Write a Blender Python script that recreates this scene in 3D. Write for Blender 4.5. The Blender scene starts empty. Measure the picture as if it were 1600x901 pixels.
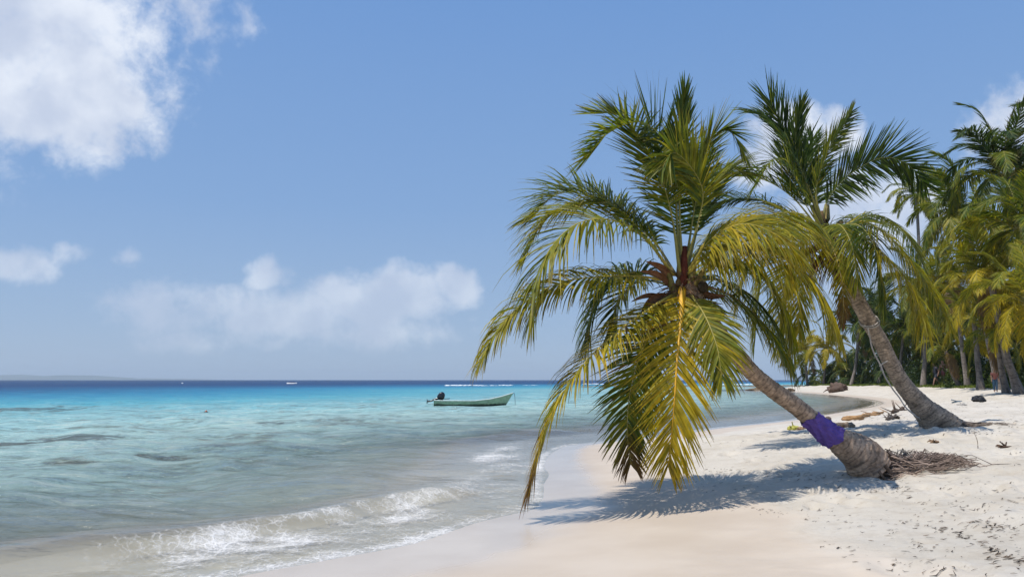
import bpy, bmesh, math, random
import numpy as np
from mathutils import Vector, Matrix, noise as mnoise
random.seed(7); RNG = np.random.default_rng(11)
R = math.radians
SC = bpy.context.scene
COL = SC.collection

# ------------------------------------------------------------------ camera
F = 1200.0; CAMZ = 1.6
PITCH = math.atan((593.0 - 450.5) / F)
cam = bpy.data.cameras.new('camera'); camo = bpy.data.objects.new('camera', cam); COL.objects.link(camo)
cam.sensor_width = 36; cam.lens = 36 * F / 1600.0; cam.clip_start = 0.1; cam.clip_end = 60000
camo.location = (0, 0, CAMZ); camo.rotation_euler = (R(90) + PITCH, 0, 0)
SC.camera = camo
SC.view_settings.view_transform = 'Standard'; SC.view_settings.look = 'None'
SC.view_settings.exposure = 0.17; SC.view_settings.gamma = 1.0
SC.view_settings.use_curve_mapping = False
SC.cycles.use_denoising = True
SC.cycles.max_bounces = 8; SC.cycles.diffuse_bounces = 3; SC.cycles.glossy_bounces = 3
SC.cycles.transmission_bounces = 4; SC.cycles.transparent_max_bounces = 10; SC.cycles.volume_bounces = 0
SC.cycles.caustics_reflective = False; SC.cycles.caustics_refractive = False
SC.cycles.sample_clamp_indirect = 4.0; SC.cycles.sample_clamp_direct = 12.0

def ray(px, py):
    dx = (px - 800) / F; dy = (450.5 - py) / F
    c, s = math.cos(PITCH), math.sin(PITCH)
    return Vector((dx, c - s * dy, s + c * dy))
def at(px, py, Y):
    d = ray(px, py); t = Y / d.y
    return Vector((d.x * t, Y, CAMZ + d.z * t))

# ------------------------------------------------------------------ node helpers
class NT:
    def __init__(s, tree): s.t = tree; tree.nodes.clear()
    def n(s, typ, **kw):
        nd = s.t.nodes.new(typ)
        for k, v in kw.items():
            if k.startswith('i_'):
                nd.inputs[k[2:].replace('_', ' ')].default_value = v
            else: setattr(nd, k, v)
        return nd
    def l(s, a, b): s.t.links.new(a, b)
    def set(s, sock, v):
        if isinstance(v, bpy.types.NodeSocket): s.l(v, sock)
        else:
            if hasattr(sock.default_value, '__len__') and hasattr(v, '__len__') and len(sock.default_value) == 4 and len(v) == 3: v = (*v, 1)
            sock.default_value = v
    def m(s, op, a, b=0.0, c=None, clamp=False):
        nd = s.n('ShaderNodeMath', operation=op); nd.use_clamp = clamp
        s.set(nd.inputs[0], a); s.set(nd.inputs[1], b)
        if c is not None: s.set(nd.inputs[2], c)
        return nd.outputs[0]
    def vm(s, op, a, b=(0, 0, 0)):
        nd = s.n('ShaderNodeVectorMath', operation=op)
        s.set(nd.inputs[0], a)
        if op == 'SCALE': s.set(nd.inputs['Scale'], b)
        else: s.set(nd.inputs[1], b)
        return nd.outputs['Value'] if op in ('LENGTH', 'DOT_PRODUCT', 'DISTANCE') else nd.outputs[0]
    def mix(s, f, a, b, blend='MIX'):
        nd = s.n('ShaderNodeMix', data_type='RGBA', blend_type=blend)
        s.set(nd.inputs[0], f); s.set(nd.inputs[6], a); s.set(nd.inputs[7], b)
        return nd.outputs[2]
    def rng(s, v, a, b, c=0.0, d=1.0, smooth=True):
        nd = s.n('ShaderNodeMapRange'); nd.interpolation_type = 'SMOOTHSTEP' if smooth else 'LINEAR'
        s.set(nd.inputs[0], v); nd.inputs[1].default_value = a; nd.inputs[2].default_value = b
        nd.inputs[3].default_value = c; nd.inputs[4].default_value = d
        return nd.outputs[0]
    def noise(s, vec, scale, detail=3, rough=0.55, dist=0.0):
        nd = s.n('ShaderNodeTexNoise'); s.set(nd.inputs['Vector'], vec)
        nd.inputs['Scale'].default_value = scale; nd.inputs['Detail'].default_value = detail
        nd.inputs['Roughness'].default_value = rough; nd.inputs['Distortion'].default_value = dist
        return nd.outputs[0]
    def ramp(s, fac, stops, interp='LINEAR'):
        nd = s.n('ShaderNodeValToRGB'); cr = nd.color_ramp; cr.interpolation = interp
        while len(cr.elements) < len(stops): cr.elements.new(0.5)
        for e, (p, c) in zip(cr.elements, stops):
            e.position = p; e.color = (*c, 1) if len(c) == 3 else c
        s.l(fac, nd.inputs[0]); return nd.outputs[0]
    def attr(s, name, fac=False):
        nd = s.n('ShaderNodeAttribute', attribute_name=name)
        return nd.outputs['Fac'] if fac else nd.outputs['Color']
    def pos(s): return s.n('ShaderNodeNewGeometry').outputs['Position']
    def obj(s): return s.n('ShaderNodeTexCoord').outputs['Object']

# ------------------------------------------------------------------ world
SUN_DIR = Vector((-0.42, -0.20, 1.0)).normalized()       # towards the sun
SUN_EL = math.asin(SUN_DIR.z); SUN_AZ = math.atan2(SUN_DIR.x, SUN_DIR.y)
w = bpy.data.worlds.new('World'); SC.world = w; w.use_nodes = True
N = NT(w.node_tree)
sky = N.n('ShaderNodeTexSky', sky_type='NISHITA'); sky.sun_disc = False
sky.sun_elevation = SUN_EL; sky.sun_rotation = SUN_AZ
sky.air_density = 1.0; sky.dust_density = 0.6; sky.ozone_density = 1.4; sky.altitude = 0
tc = N.n('ShaderNodeTexCoord').outputs['Generated']
d = N.vm('NORMALIZE', tc)
sx = N.n('ShaderNodeSeparateXYZ'); N.l(d, sx.inputs[0])
az = N.m('ARCTAN2', sx.outputs[0], sx.outputs[1]); el = N.m('ARCSINE', sx.outputs[2])
cb = N.n('ShaderNodeCombineXYZ'); N.l(az, cb.inputs[0]); N.l(el, cb.inputs[1]); ae = cb.outputs[0]
# clouds: soft clumps at azimuth/elevation, broken up by turbulence
def azel(px, py):
    v = ray(px, py).normalized(); return math.atan2(v.x, v.y), math.asin(v.z)
CLOUDS = [  # px, py, rx, ry (in 1/1200 rad), weight
 (60, 60, 240, 190, 1.0), (110, 170, 150, 115, 1.05), (150, 40, 190, 120, .85), (-120, 60, 260, 240, 1.0), (290, 20, 150, 90, .68), (300, 95, 80, 60, .55), (240, 120, 110, 90, .62), (370, 30, 70, 60, .5),
 (20, 418, 95, 45, .75), (115, 405, 45, 30, .62), (204, 403, 36, 26, .62),
 (415, 425, 62, 46, .85), (260, 480, 150, 60, .74), (330, 470, 130, 58, .82), (440, 488, 210, 80, .84), (560, 470, 150, 75, .92), (640, 455, 120, 62, .95), (715, 440, 70, 56, .95), (530, 510, 320, 60, .70), (380, 530, 300, 50, .58),
 (1235, 215, 90, 78, 1.05), (1300, 205, 60, 60, .85), (1200, 250, 60, 80, .9), (1330, 330, 140, 90, .8), (1420, 300, 90, 80, .95), (1380, 360, 90, 80, .9),
 (1640, 200, 130, 90, 1.0), (1340, 430, 150, 70, .6), (1150, 450, 120, 90, .5), (1120, 250, 70, 60, .4)]
wv = N.noise(d, 9.0, 4, .6); wn = N.m('MULTIPLY', N.m('SUBTRACT', wv, .5), .075)
wv2 = N.noise(N.vm('ADD', d, (5, 3, 1)), 9.0, 4, .6); wn2 = N.m('MULTIPLY', N.m('SUBTRACT', wv2, .5), .06)
cw = N.n('ShaderNodeCombineXYZ'); N.l(wn, cw.inputs[0]); N.l(wn2, cw.inputs[1])
aew = N.vm('ADD', ae, cw.outputs[0])
acc = None; accs = None
for (px, py, rx, ry, wt) in CLOUDS:
    a0, e0 = azel(px, py)
    v = N.vm('MULTIPLY', N.vm('SUBTRACT', aew, (a0, e0, 0)), (F / rx, F / ry, 0))
    L = N.vm('LENGTH', v)
    b = N.rng(L, 1.15, 0.15, 0, wt)
    # lower half of each clump is darker
    acc = b if acc is None else N.m('MAXIMUM', acc, b)
n1 = N.noise(d, 15.0, 9, .62, .3)
n2 = N.noise(d, 48.0, 7, .65, .2)
dens = N.m('ADD', acc, N.m('ADD', N.m('MULTIPLY', N.m('SUBTRACT', n1, .5), 1.25), N.m('MULTIPLY', N.m('SUBTRACT', n2, .5), .6)))
alpha = N.rng(dens, .30, .92, 0, 1)
alpha = N.m('MULTIPLY', alpha, N.rng(acc, 0.02, .3))
shade = N.noise(N.vm('ADD', d, (0.02, 0, -.03)), 11.0, 5, .5)
ccol = N.mix(N.rng(shade, .35, .65), (.54, .60, .73), (.80, .84, .91))
# thin haze veil low on the horizon
SKYK = 0.085
skyc = N.vm('SCALE', sky.outputs[0], SKYK)
hz = N.rng(el, 0.0, .22, 1, 0)
grad = N.ramp(N.rng(el, 0.0, .55, 0, 1, False), [(0, (.35, .465, .63)), (.12, (.30, .43, .635)), (.4, (.215, .365, .635)), (1, (.135, .29, .62))])
skyc = N.mix(.86, skyc, grad)
alpha = N.m('MULTIPLY', alpha, N.rng(el, .06, .30, .62, 1.0))
final = N.mix(N.m('MULTIPLY', alpha, .88), skyc, ccol)
SKY_STRENGTH = 0.1
bg = N.n('ShaderNodeBackground'); N.l(N.vm('SCALE', final, 1 / SKY_STRENGTH), bg.inputs[0]); bg.inputs[1].default_value = SKY_STRENGTH
out = N.n('ShaderNodeOutputWorld'); N.l(bg.outputs[0], out.inputs[0])
sl = bpy.data.lights.new('sun', 'SUN'); sl.energy = 4.0; sl.angle = R(.53); sl.color = (1, .955, .89)
so = bpy.data.objects.new('sun', sl); COL.objects.link(so); so.rotation_euler = (-SUN_DIR).to_track_quat('-Z', 'Y').to_euler()

# ------------------------------------------------------------------ object helpers
def tag(o, label=None, cat=None, group=None, kind=None):
    if label: o['label'] = label
    if cat: o['category'] = cat
    if group: o['group'] = group
    if kind: o['kind'] = kind
    return o
def empty(name, loc=(0, 0, 0), **kw):
    o = bpy.data.objects.new(name, None); COL.objects.link(o); o.location = loc; o.empty_display_size = .3
    return tag(o, **kw)
def link_mesh(name, verts, faces, mats, parent=None, smooth=True, col=None, attrs=None, midx=None, world=True):
    me = bpy.data.meshes.new(name)
    verts = np.asarray(verts, dtype=np.float32).reshape(-1, 3)
    if world and parent is not None:
        verts = verts - np.array(parent_loc(parent), dtype=np.float32)
    if isinstance(faces, np.ndarray):
        nf, k = faces.shape
        me.vertices.add(len(verts)); me.vertices.foreach_set('co', verts.ravel())
        me.loops.add(nf * k); me.loops.foreach_set('vertex_index', faces.ravel().astype(np.int32))
        me.polygons.add(nf); me.polygons.foreach_set('loop_start', np.arange(0, nf * k, k, dtype=np.int32))
        me.update(calc_edges=True)
    else:
        me.from_pydata([tuple(map(float, v)) for v in verts], [], faces); me.update()
    me.polygons.foreach_set('use_smooth', [smooth] * len(me.polygons))
    for mt in (mats if isinstance(mats, (list, tuple)) else [mats]): me.materials.append(mt)
    if midx is not None: me.polygons.foreach_set('material_index', midx)
    if col is not None:
        a = me.color_attributes.new('Col', 'FLOAT_COLOR', 'POINT')
        c = np.asarray(col, dtype=np.float32)
        if c.shape[1] == 3: c = np.hstack([c, np.ones((len(c), 1), np.float32)])
        a.data.foreach_set('color', c.ravel())
    for k, v in (attrs or {}).items():
        a = me.attributes.new(k, 'FLOAT', 'POINT'); a.data.foreach_set('value', np.asarray(v, dtype=np.float32))
    o = bpy.data.objects.new(name, me); COL.objects.link(o)
    if parent is not None: o.parent = parent
    return o
def parent_loc(p):
    v = Vector((0, 0, 0))
    while p is not None: v = v + p.location; p = p.parent
    return v
def catmull(P, n):
    P = [Vector(p) for p in P]
    P = [P[0] * 2 - P[1]] + P + [P[-1] * 2 - P[-2]]
    segs = len(P) - 3; out = []
    for i in range(n):
        u = i / (n - 1) * segs; k = min(int(u), segs - 1); t = u - k
        a, b, c, e = P[k:k + 4]
        out.append(.5 * ((2 * b) + (c - a) * t + (2 * a - 5 * b + 4 * c - e) * t * t + (3 * b - a - 3 * c + e) * t ** 3))
    return out
def resample(P, n):
    Q = catmull(P, 80); L = [0]
    for i in range(79): L.append(L[-1] + (Q[i + 1] - Q[i]).length)
    out = []; j = 0
    for i in range(n):
        s = L[-1] * i / (n - 1)
        while j < 78 and L[j + 1] < s: j += 1
        f = (s - L[j]) / max(1e-9, L[j + 1] - L[j]); out.append(Q[j].lerp(Q[j + 1], min(1, f)))
    return out, L[-1]
class MB:
    def __init__(s): s.v = []; s.f = []; s.c = []
    def tube(s, P, rad, seg=8, col=(1, 1, 1), cap=True, flat=1.0, up=Vector((0, 0, 1))):
        b = len(s.v); n = len(P)
        for i, p in enumerate(P):
            T = (P[min(i + 1, n - 1)] - P[max(i - 1, 0)]).normalized()
            A = T.cross(up)
            if A.length < 1e-3: A = T.cross(Vector((1, 0, 0)))
            A.normalize(); B = A.cross(T).normalized()
            r = rad[i] if hasattr(rad, '__len__') else rad
            for k in range(seg):
                a = 2 * math.pi * k / seg
                s.v.append(p + A * (math.cos(a) * r) + B * (math.sin(a) * r * flat)); s.c.append(col if not callable(col) else col(i / (n - 1)))
        for i in range(n - 1):
            for k in range(seg):
                k2 = (k + 1) % seg
                s.f.append((b + i * seg + k, b + i * seg + k2, b + (i + 1) * seg + k2, b + (i + 1) * seg + k))
        if cap:
            s.f.append(tuple(b + k for k in range(seg))[::-1]); s.f.append(tuple(b + (n - 1) * seg + k for k in range(seg)))
    def build(s, name, mat, parent=None, smooth=True, world=True):
        return link_mesh(name, s.v, s.f, mat, parent, smooth, col=s.c if s.c else None, world=world)

# value noise for height fields
def vnoise(x, y, seed=0):
    x = np.asarray(x, float); y = np.asarray(y, float)
    xi = np.floor(x).astype(np.int64); yi = np.floor(y).astype(np.int64); fx = x - xi; fy = y - yi
    fx = fx * fx * (3 - 2 * fx); fy = fy * fy * (3 - 2 * fy)
    def h(a, b):
        k = (a * 374761393 + b * 668265263 + seed * 974634777) & 0xFFFFFFFF
        k = ((k ^ (k >> 13)) * 1274126177) & 0xFFFFFFFF
        return ((k ^ (k >> 16)) & 0xFFFF) / 65535.0
    return (h(xi, yi) * (1 - fx) + h(xi + 1, yi) * fx) * (1 - fy) + (h(xi, yi + 1) * (1 - fx) + h(xi + 1, yi + 1) * fx) * fy
def fbm(x, y, o=4, seed=0):
    a = 1; t = 0; n = 0
    for k in range(o):
        t = t + a * vnoise(x * 2 ** k + 17 * k, y * 2 ** k - 9 * k, seed + k); n += a; a *= .5
    return t / n
def sstep(a, b, x):
    t = np.clip((x - a) / (b - a), 0, 1); return t * t * (3 - 2 * t)

# ------------------------------------------------------------------ shoreline and ground height
SHPX = [(150, 975), (280, 922), (380, 899), (520, 873), (650, 848), (740, 818), (800, 803), (836, 794), (850, 774), (850, 748), (852, 722), (868, 704), (905, 693), (1020, 681), (1110, 668),
        (1200, 659), (1262, 650), (1318, 641), (1352, 635), (1368, 629), (1345, 623), (1290, 617), (1240, 612.5), (1196, 611), (1180, 609.5)]
SH = []
for p in SHPX:
    q = ray(*p); t = -CAMZ / q.z; SH.append((q.x * t, q.y * t))
SH = [(-9, -300), (-5.5, -20), (-3.6, 2)] + SH + [(62, 150), (75, 190), (140, 260), (400, 700), (4000, 1500)]
POLY = SH + [(9000, 1500), (9000, -300)]
def smooth_poly(P, n=4):
    P = [Vector((a, b, 0)) for a, b in P]; out = []
    PP = [P[0]] + P + [P[-1]]
    for k in range(len(P) - 1):
        a, b, c, e = PP[k], PP[k + 1], PP[k + 2], PP[k + 3]
        for j in range(n):
            t = j / n
            q = .5 * ((2 * b) + (c - a) * t + (2 * a - 5 * b + 4 * c - e) * t * t + (3 * b - a - 3 * c + e) * t ** 3)
            out.append((q.x, q.y))
    out.append((P[-1].x, P[-1].y)); return out
SHS = SH[:3] + smooth_poly(SH[2:-3], 4)[1:] + SH[-3:]
SHA = np.array(SHS); PA = np.array(SHS + [(9000, 1500), (9000, -300)])
def shore_dist(x, y):
    """signed distance to the water's edge: positive offshore"""
    x = np.asarray(x, float); y = np.asarray(y, float)
    shp = x.shape; x = x.ravel(); y = y.ravel(); best = np.full(x.shape, 1e18)
    for i in range(len(SHA) - 1):
        ax, ay = SHA[i]; bx, by = SHA[i + 1]; dx, dy = bx - ax, by - ay
        t = np.clip(((x - ax) * dx + (y - ay) * dy) / (dx * dx + dy * dy + 1e-12), 0, 1)
        best = np.minimum(best, (x - ax - t * dx) ** 2 + (y - ay - t * dy) ** 2)
    ins = np.zeros(x.shape, bool)
    for i in range(len(PA)):
        ax, ay = PA[i]; bx, by = PA[(i + 1) % len(PA)]
        c = ((ay > y) != (by > y))
        if ay != by: ins ^= c & (x < (bx - ax) * (y - ay) / (by - ay) + ax)
    dd = np.sqrt(best); return np.where(ins, -dd, dd).reshape(shp)
PITS = []
def height(x, y, detail=True):
    s = shore_dist(x, y); L = -s
    wob = (fbm(x * .45 + 5, y * .45, 3, 3) - .5)
    land = np.interp(L, [0, 1, 2, 3, 4, 6, 10, 15, 25, 40, 200], [0, .045, .11, .22, .36, .56, .74, .88, 1.08, 1.25, 1.6])
    far = .34 * sstep(17, 50, y) * sstep(.5, 8, L) * sstep(125, 75, y)
    sea = -np.interp(s, [0, 2.2, 4, 10, 30, 100, 300, 3000], [0, .03, .14, .5, 1.4, 3.5, 12, 40])
    z = np.where(L > 0, land + far, sea)
    dry = sstep(2.0, 4.5, L)
    z = z + dry * (wob * .16 + (fbm(x * 1.7, y * 1.7, 3, 9) - .5) * .07)
    if detail:
        rough = dry * sstep(4.2, 7.5, L + 1.2 * (x - 4))  # the trampled part right of the leaning trunk
        z = z + dry * (fbm(x * 6, y * 6, 3, 21) - .5) * .022 + rough * (fbm(x * 3.1, y * 3.1, 3, 31) - .5) * .13
    z = z + sstep(.1, 1, s) * (fbm(x * .5, y * .5, 3, 77) - .5) * np.interp(s, [0, 3, 30], [0, .04, .6])
    return z
def gz(x, y): return float(height(np.array([x]), np.array([y]), False)[0])
def on_ground(px, py, y0=2.0, y1=400.0):
    """where the line of sight through a pixel of the photo meets the ground"""
    d = ray(px, py); n = 2400
    ys = y0 * (y1 / y0) ** (np.arange(n) / (n - 1)); xs = d.x / d.y * ys; zs = CAMZ + d.z / d.y * ys
    g = height(xs, ys, False); k = np.argmax(g >= zs)
    if not (g[k] >= zs[k]): return Vector((xs[-1], ys[-1], g[-1]))
    return Vector((xs[k], ys[k], g[k]))

# grid that is fine near the beach and coarse far out
us = np.concatenate([-np.geomspace(60, 1.0, 40)[:-1], np.linspace(-1.0, 1.15, 760), np.geomspace(1.15, 60, 40)[1:]])
ysr = np.concatenate([[-300, -100, -30, -10, -3, 0, 1.5], np.geomspace(2.6, 60, 620), np.geomspace(60, 12500, 180)[1:]])
GX = us[None, :] * np.maximum(ysr, 3.0)[:, None]
GX = np.where(np.abs(GX) > 15000, np.sign(GX) * (15000 + 4 * np.abs(us)[None, :]), GX); GY = np.repeat(ysr[:, None], len(us), 1)
S = shore_dist(GX, GY)
H = height(GX, GY)
# footprints and scuffs in the dry sand
for _ in range(900):
    cx, cy = RNG.uniform(1.5, 16), 4.2 + 16 * RNG.random() ** 1.4
    L0 = -float(shore_dist(np.array([cx]), np.array([cy]))[0])
    if L0 < (3.2 if cy > 8 else 4.4): continue
    r = RNG.uniform(.07, .16); dep = RNG.uniform(.012, .04)
    i0, i1 = np.searchsorted(ysr, [cy - .5, cy + .5]); 
    j0, j1 = np.searchsorted(us, [(cx - .5) / cy - .1, (cx + .5) / cy + .1])
    sl_ = (slice(i0, i1), slice(j0, j1))
    q = ((GX[sl_] - cx) ** 2 + ((GY[sl_] - cy) / 1.5) ** 2) / r ** 2
    H[sl_] += 1.35 * dep * (-np.exp(-q) + .45 * np.exp(-((np.sqrt(q) - 1.5) ** 2) * 3))
def grid_faces(mask=None):
    ny, nx = GX.shape; idx = np.arange(ny * nx).reshape(ny, nx)
    f = np.stack([idx[:-1, :-1], idx[:-1, 1:], idx[1:, 1:], idx[1:, :-1]], -1).reshape(-1, 4)
    if mask is not None: f = f[mask[:-1, :-1].ravel()]
    return f
def compact(verts, faces, *arrs):
    used = np.unique(faces); mp = np.full(len(verts), -1); mp[used] = np.arange(len(used))
    return (verts[used], mp[faces], *[a[used] for a in arrs])

# bilinear look-up in the finished ground sheet
def gfast(x, y):
    j = int(np.searchsorted(ysr, y)) - 1; uu = x / max(y, 3.0); i = int(np.searchsorted(us, uu)) - 1
    j = max(0, min(len(ysr) - 2, j)); i = max(0, min(len(us) - 2, i))
    fy = (y - ysr[j]) / (ysr[j + 1] - ysr[j]); fx = (uu - us[i]) / (us[i + 1] - us[i])
    return float((H[j, i] * (1 - fx) + H[j, i + 1] * fx) * (1 - fy) + (H[j + 1, i] * (1 - fx) + H[j + 1, i + 1] * fx) * fy)
def on_ground_fast(px, py):
    d = ray(px, py); y = 3.0
    for it in range(220):
        yy = y * 1.02; x = d.x / d.y * yy; z = CAMZ + d.z / d.y * yy
        if gfast(x, yy) >= z:
            lo, hi = y, yy
            for _ in range(12):
                m = (lo + hi) / 2
                if gfast(d.x / d.y * m, m) >= CAMZ + d.z / d.y * m: hi = m
                else: lo = m
            x = d.x / d.y * hi; return Vector((x, hi, gfast(x, hi)))
        y = yy
    return None
gz = gfast
def on_ground(px, py): 
    g = on_ground_fast(px, py); return g if g is not None else at(px, py, 200)
print('people depth', on_ground(1464, 604), 'stump', on_ground(1308, 610), 'bag', on_ground(1529, 627))

def new_mat(name):
    m = bpy.data.materials.new(name); m.use_nodes = True; return m, NT(m.node_tree)
def finish(n, sh, disp=None):
    o = n.n('ShaderNodeOutputMaterial'); n.l(sh, o.inputs[0])
def princ(n, **kw):
    p = n.n('ShaderNodeBsdfPrincipled')
    for k, v in kw.items(): n.set(p.inputs[k.replace('_', ' ')], v)
    return p
def bump(n, h, strength, dist=.02, normal=None):
    b = n.n('ShaderNodeBump'); n.set(b.inputs['Strength'], strength); b.inputs['Distance'].default_value = dist; n.set(b.inputs['Height'], h)
    if normal is not None: n.l(normal, b.inputs['Normal'])
    return b.outputs[0]

# sand
m_sand, n = new_mat('sand')
P = n.pos(); inl = n.attr('inland', True)
big = n.noise(P, .7, 4); fine = n.noise(P, 14, 5, .7); grain = n.noise(P, 160, 3, .8)
wet_edge = n.m('ADD', n.attr('wetline', True), n.m('MULTIPLY', n.m('SUBTRACT', n.noise(P, 1.1, 3), .5), .5))
wet = n.rng(wet_edge, 2.95, 2.55, 0, 1); film = n.rng(wet_edge, 1.6, .2, 0, 1)
dryc = n.mix(n.rng(big, .3, .7), (.55, .49, .40), (.64, .58, .49))
dryc = n.mix(n.m('MULTIPLY', n.rng(n.noise(P, 3.0, 5, .65), .48, .72), .38), dryc, (.40, .325, .235))
dryc = n.mix(n.m('MULTIPLY', n.rng(fine, .5, .8), .55), dryc, (.42, .33, .23))
dryc = n.mix(n.m('MULTIPLY', n.rng(grain, .55, .8), .35), dryc, (.36, .29, .21))
orange = n.m('MULTIPLY', n.rng(n.noise(n.vm('ADD', P, (30, 0, 0)), 1.6, 4, .6), .60, .72), n.rng(inl, 6, 8))
dryc = n.mix(n.m('MULTIPLY', orange, .5), dryc, (.50, .34, .17))
wetc = n.mix(n.rng(n.noise(P, .9, 3), .3, .7), (.50, .41, .315), (.565, .475, .375))
c = n.mix(wet, dryc, wetc)
gp = n.rng(n.noise(P, .35, 3), .42, .6)
sepP = n.n('ShaderNodeSeparateXYZ'); n.l(P, sepP.inputs[0])
grassy = n.attr('grass', True)
c = n.mix(grassy, c, n.mix(n.rng(fine, .35, .65), (.06, .075, .02), (.17, .15, .05)))
bmp = bump(n, n.m('ADD', n.m('MULTIPLY', fine, .7), n.m('MULTIPLY', grain, .3)), n.m('MULTIPLY', n.rng(wet, 0, 1, 1, .06), .9), .03)
rough_ = n.rng(film, 0, 1, .75, .2)
rough_ = n.m('SUBTRACT', rough_, n.m('MULTIPLY', wet, .18))
p = princ(n, Base_Color=c, Roughness=rough_, Normal=bmp); n.l(n.m('SUBTRACT', .35, n.m('MULTIPLY', wet, .12)), p.inputs['Specular IOR Level'])
finish(n, p.outputs[0])

Lm = -S
grass = sstep(.40, .62, fbm(GX * .25, GY * .25, 3, 5)) * 0
gedge = 10 + 5 * fbm(GX * .12, GY * .12, 3, 51) 
treeline = np.interp(GX / np.maximum(GY, 1), [.375, .40, .44, .475, .50, .56, .62, .68, .8, 2], [120, 112, 100, 90, 78, 66, 54, 47, 42, 38]) + 5 * (fbm(GX * .2, GY * .2, 3, 8) - .5)
grass = sstep(0, 3, GY - treeline) * (Lm > 2) * (GX > 5)
gv = np.stack([GX, GY, H], -1).reshape(-1, 3)
ground = link_mesh('beach', gv, grid_faces(), m_sand, attrs={'wetline': (Lm * 2.7 / np.interp(GY, [4.5, 6, 9, 12, 20, 40], [4.6, 3.9, 2.7, 2.2, 1.6, 1.6])).ravel(), 'inland': Lm.ravel(), 'grass': grass.ravel()})
tag(ground, kind='structure')

# ------------------------------------------------------------------ water
Sw = S + .10 * (fbm(GX * 1.3, GY * 1.3, 3, 40) - .5) * 2 * sstep(60, 20, GY)
Sw = Sw * (1 - .6 * sstep(-2.2, -.6, GX) * sstep(7, 4, GX) * sstep(8.5, 10, GY) * sstep(30, 22, GY) * sstep(6, 2, S))
Sw = Sw * (1 - .55 * sstep(9.5, 8.5, GY) * sstep(2.4, 1.0, S))
amp = sstep(.3, 6, S)
zz = np.zeros_like(GX)
for k in range(46):
    lam = 10 ** RNG.uniform(-.5, .7); ang = RNG.normal(R(248), R(33)); kk = 2 * math.pi / lam
    a_ = .0062 * lam ** .9
    fade = sstep(.06, .02, (np.maximum(GY, 3) * .0052) / lam / 4)     # drop waves finer than the grid
    ph = (GX * math.cos(ang) + GY * math.sin(ang)) * kk + RNG.uniform(0, 6.28) + 1.3 * fbm(GX * .25 / lam, GY * .25 / lam, 2, 60 + k)
    zz += a_ * np.sin(ph) * fade
zz *= amp * sstep(260, 40, GY)
# the little shore break: a ridge parallel to the edge on the near stretch
WAVE = np.array([(-9, 4.2), (-6, 5.7), (-4.1, 6.75), (-3.1, 7.8), (-2.0, 9.2), (-1.2, 10.3), (-.4, 11.2)])
near_ = (GY > 3) & (GY < 16) & (np.abs(GX) < 14)
t_ = np.full(GX.shape, 50.0); qx, qy = GX[near_], GY[near_]; bst = np.full(qx.shape, 1e9); sg = np.ones(qx.shape)
for i in range(len(WAVE) - 1):
    (ax, ay), (bx, by) = WAVE[i], WAVE[i + 1]; dx, dy = bx - ax, by - ay
    tt = np.clip(((qx - ax) * dx + (qy - ay) * dy) / (dx * dx + dy * dy), 0, 1); dd = np.hypot(qx - ax - tt * dx, qy - ay - tt * dy)
    m_ = dd < bst; bst = np.where(m_, dd, bst); sg = np.where(m_, np.sign(dx * (qy - ay) - dy * (qx - ax)), sg)
t_[near_] = bst * sg
t_ = t_ + .5 * (fbm(GX * .7, GY * .7, 3, 90) - .5)
along = sstep(-.2, -1.2, GX) * sstep(13, 11, GY)
ridge = np.where(t_ > 0, np.exp(-(t_ / .8) ** 2), np.exp(-(t_ / .22) ** 2))
zz += along * .15 * ridge * sstep(.05, .6, S)
zz += .06 * np.exp(-((t_ - 2.4) / .6) ** 2) * sstep(1, -1.5, GX)
zz += sstep(5.5, 2, GX) * .05 * np.exp(-((S - 3.2 - 1.2 * (fbm(GX * .6, GY * .6, 2, 91) - .5)) / .5) ** 2) * sstep(9, 12, GY) * sstep(34, 22, GY)
zz += .022 * sstep(0.02, .5, S)
zz += sstep(2.6, .4, S) * sstep(0, .4, S) * (fbm(GX * 3, GY * 3, 3, 12) - .5) * .035
# foam amount from position
edge = np.exp(-((S - .10) / .12) ** 2) * (.15 + .5 * fbm(GX * .9, GY * .9, 2, 71)) * sstep(40, 14, GY)
zone = sstep(2.6, 1.1, S) * sstep(28, 15, GY) * (.20 + .62 * fbm(GX * 1.1, GY * 1.1, 3, 33))
brk = sstep(-3.6, -2.3, GX) * sstep(-.6, -1.5, GX) * sstep(.10, -.12, t_) * sstep(-1.5, -.1, t_) * (-.25 + 1.45 * fbm(GX * 2.4, GY * 2.4, 3, 44))
brk = brk * sstep(13, 11.5, GY)
side = sstep(-1.8, -.2, GX) * sstep(6, 3, GX) * np.exp(-((S - 1.3) / .5) ** 2) * sstep(10, 12, GY) * sstep(24, 19, GY) * .38 * (fbm(GX * 1.1, GY * 1.1, 2, 45) + .2)
foam = edge + zone + np.minimum(np.maximum(brk, 0), .52) + side
zz = np.where(S > 0, np.maximum(zz, H + .012 * sstep(0, .3, S)), zz)
wv_ = np.stack([GX, GY, zz], -1).reshape(-1, 3)
reach = (S > -.5)
wf = grid_faces(reach)
m_water, n = new_mat('sea water')
P = n.pos(); off = n.attr('offshore', True); foamA = n.attr('foam', True)
st = n.vm('MULTIPLY', P, (.32, 1.0, 1.0))
patch = n.noise(n.vm('MULTIPLY', P, (.05, .16, 0)), 1.0, 5, .62)
patch2 = n.noise(n.vm('MULTIPLY', P, (.5, 1.0, 0)), .45, 5, .65)
lg = n.m('LOGARITHM', n.m('MAXIMUM', off, .5), 10.0)
lg = n.m('ADD', lg, n.m('MULTIPLY', n.m('SUBTRACT', patch, .5), .24))
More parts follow.
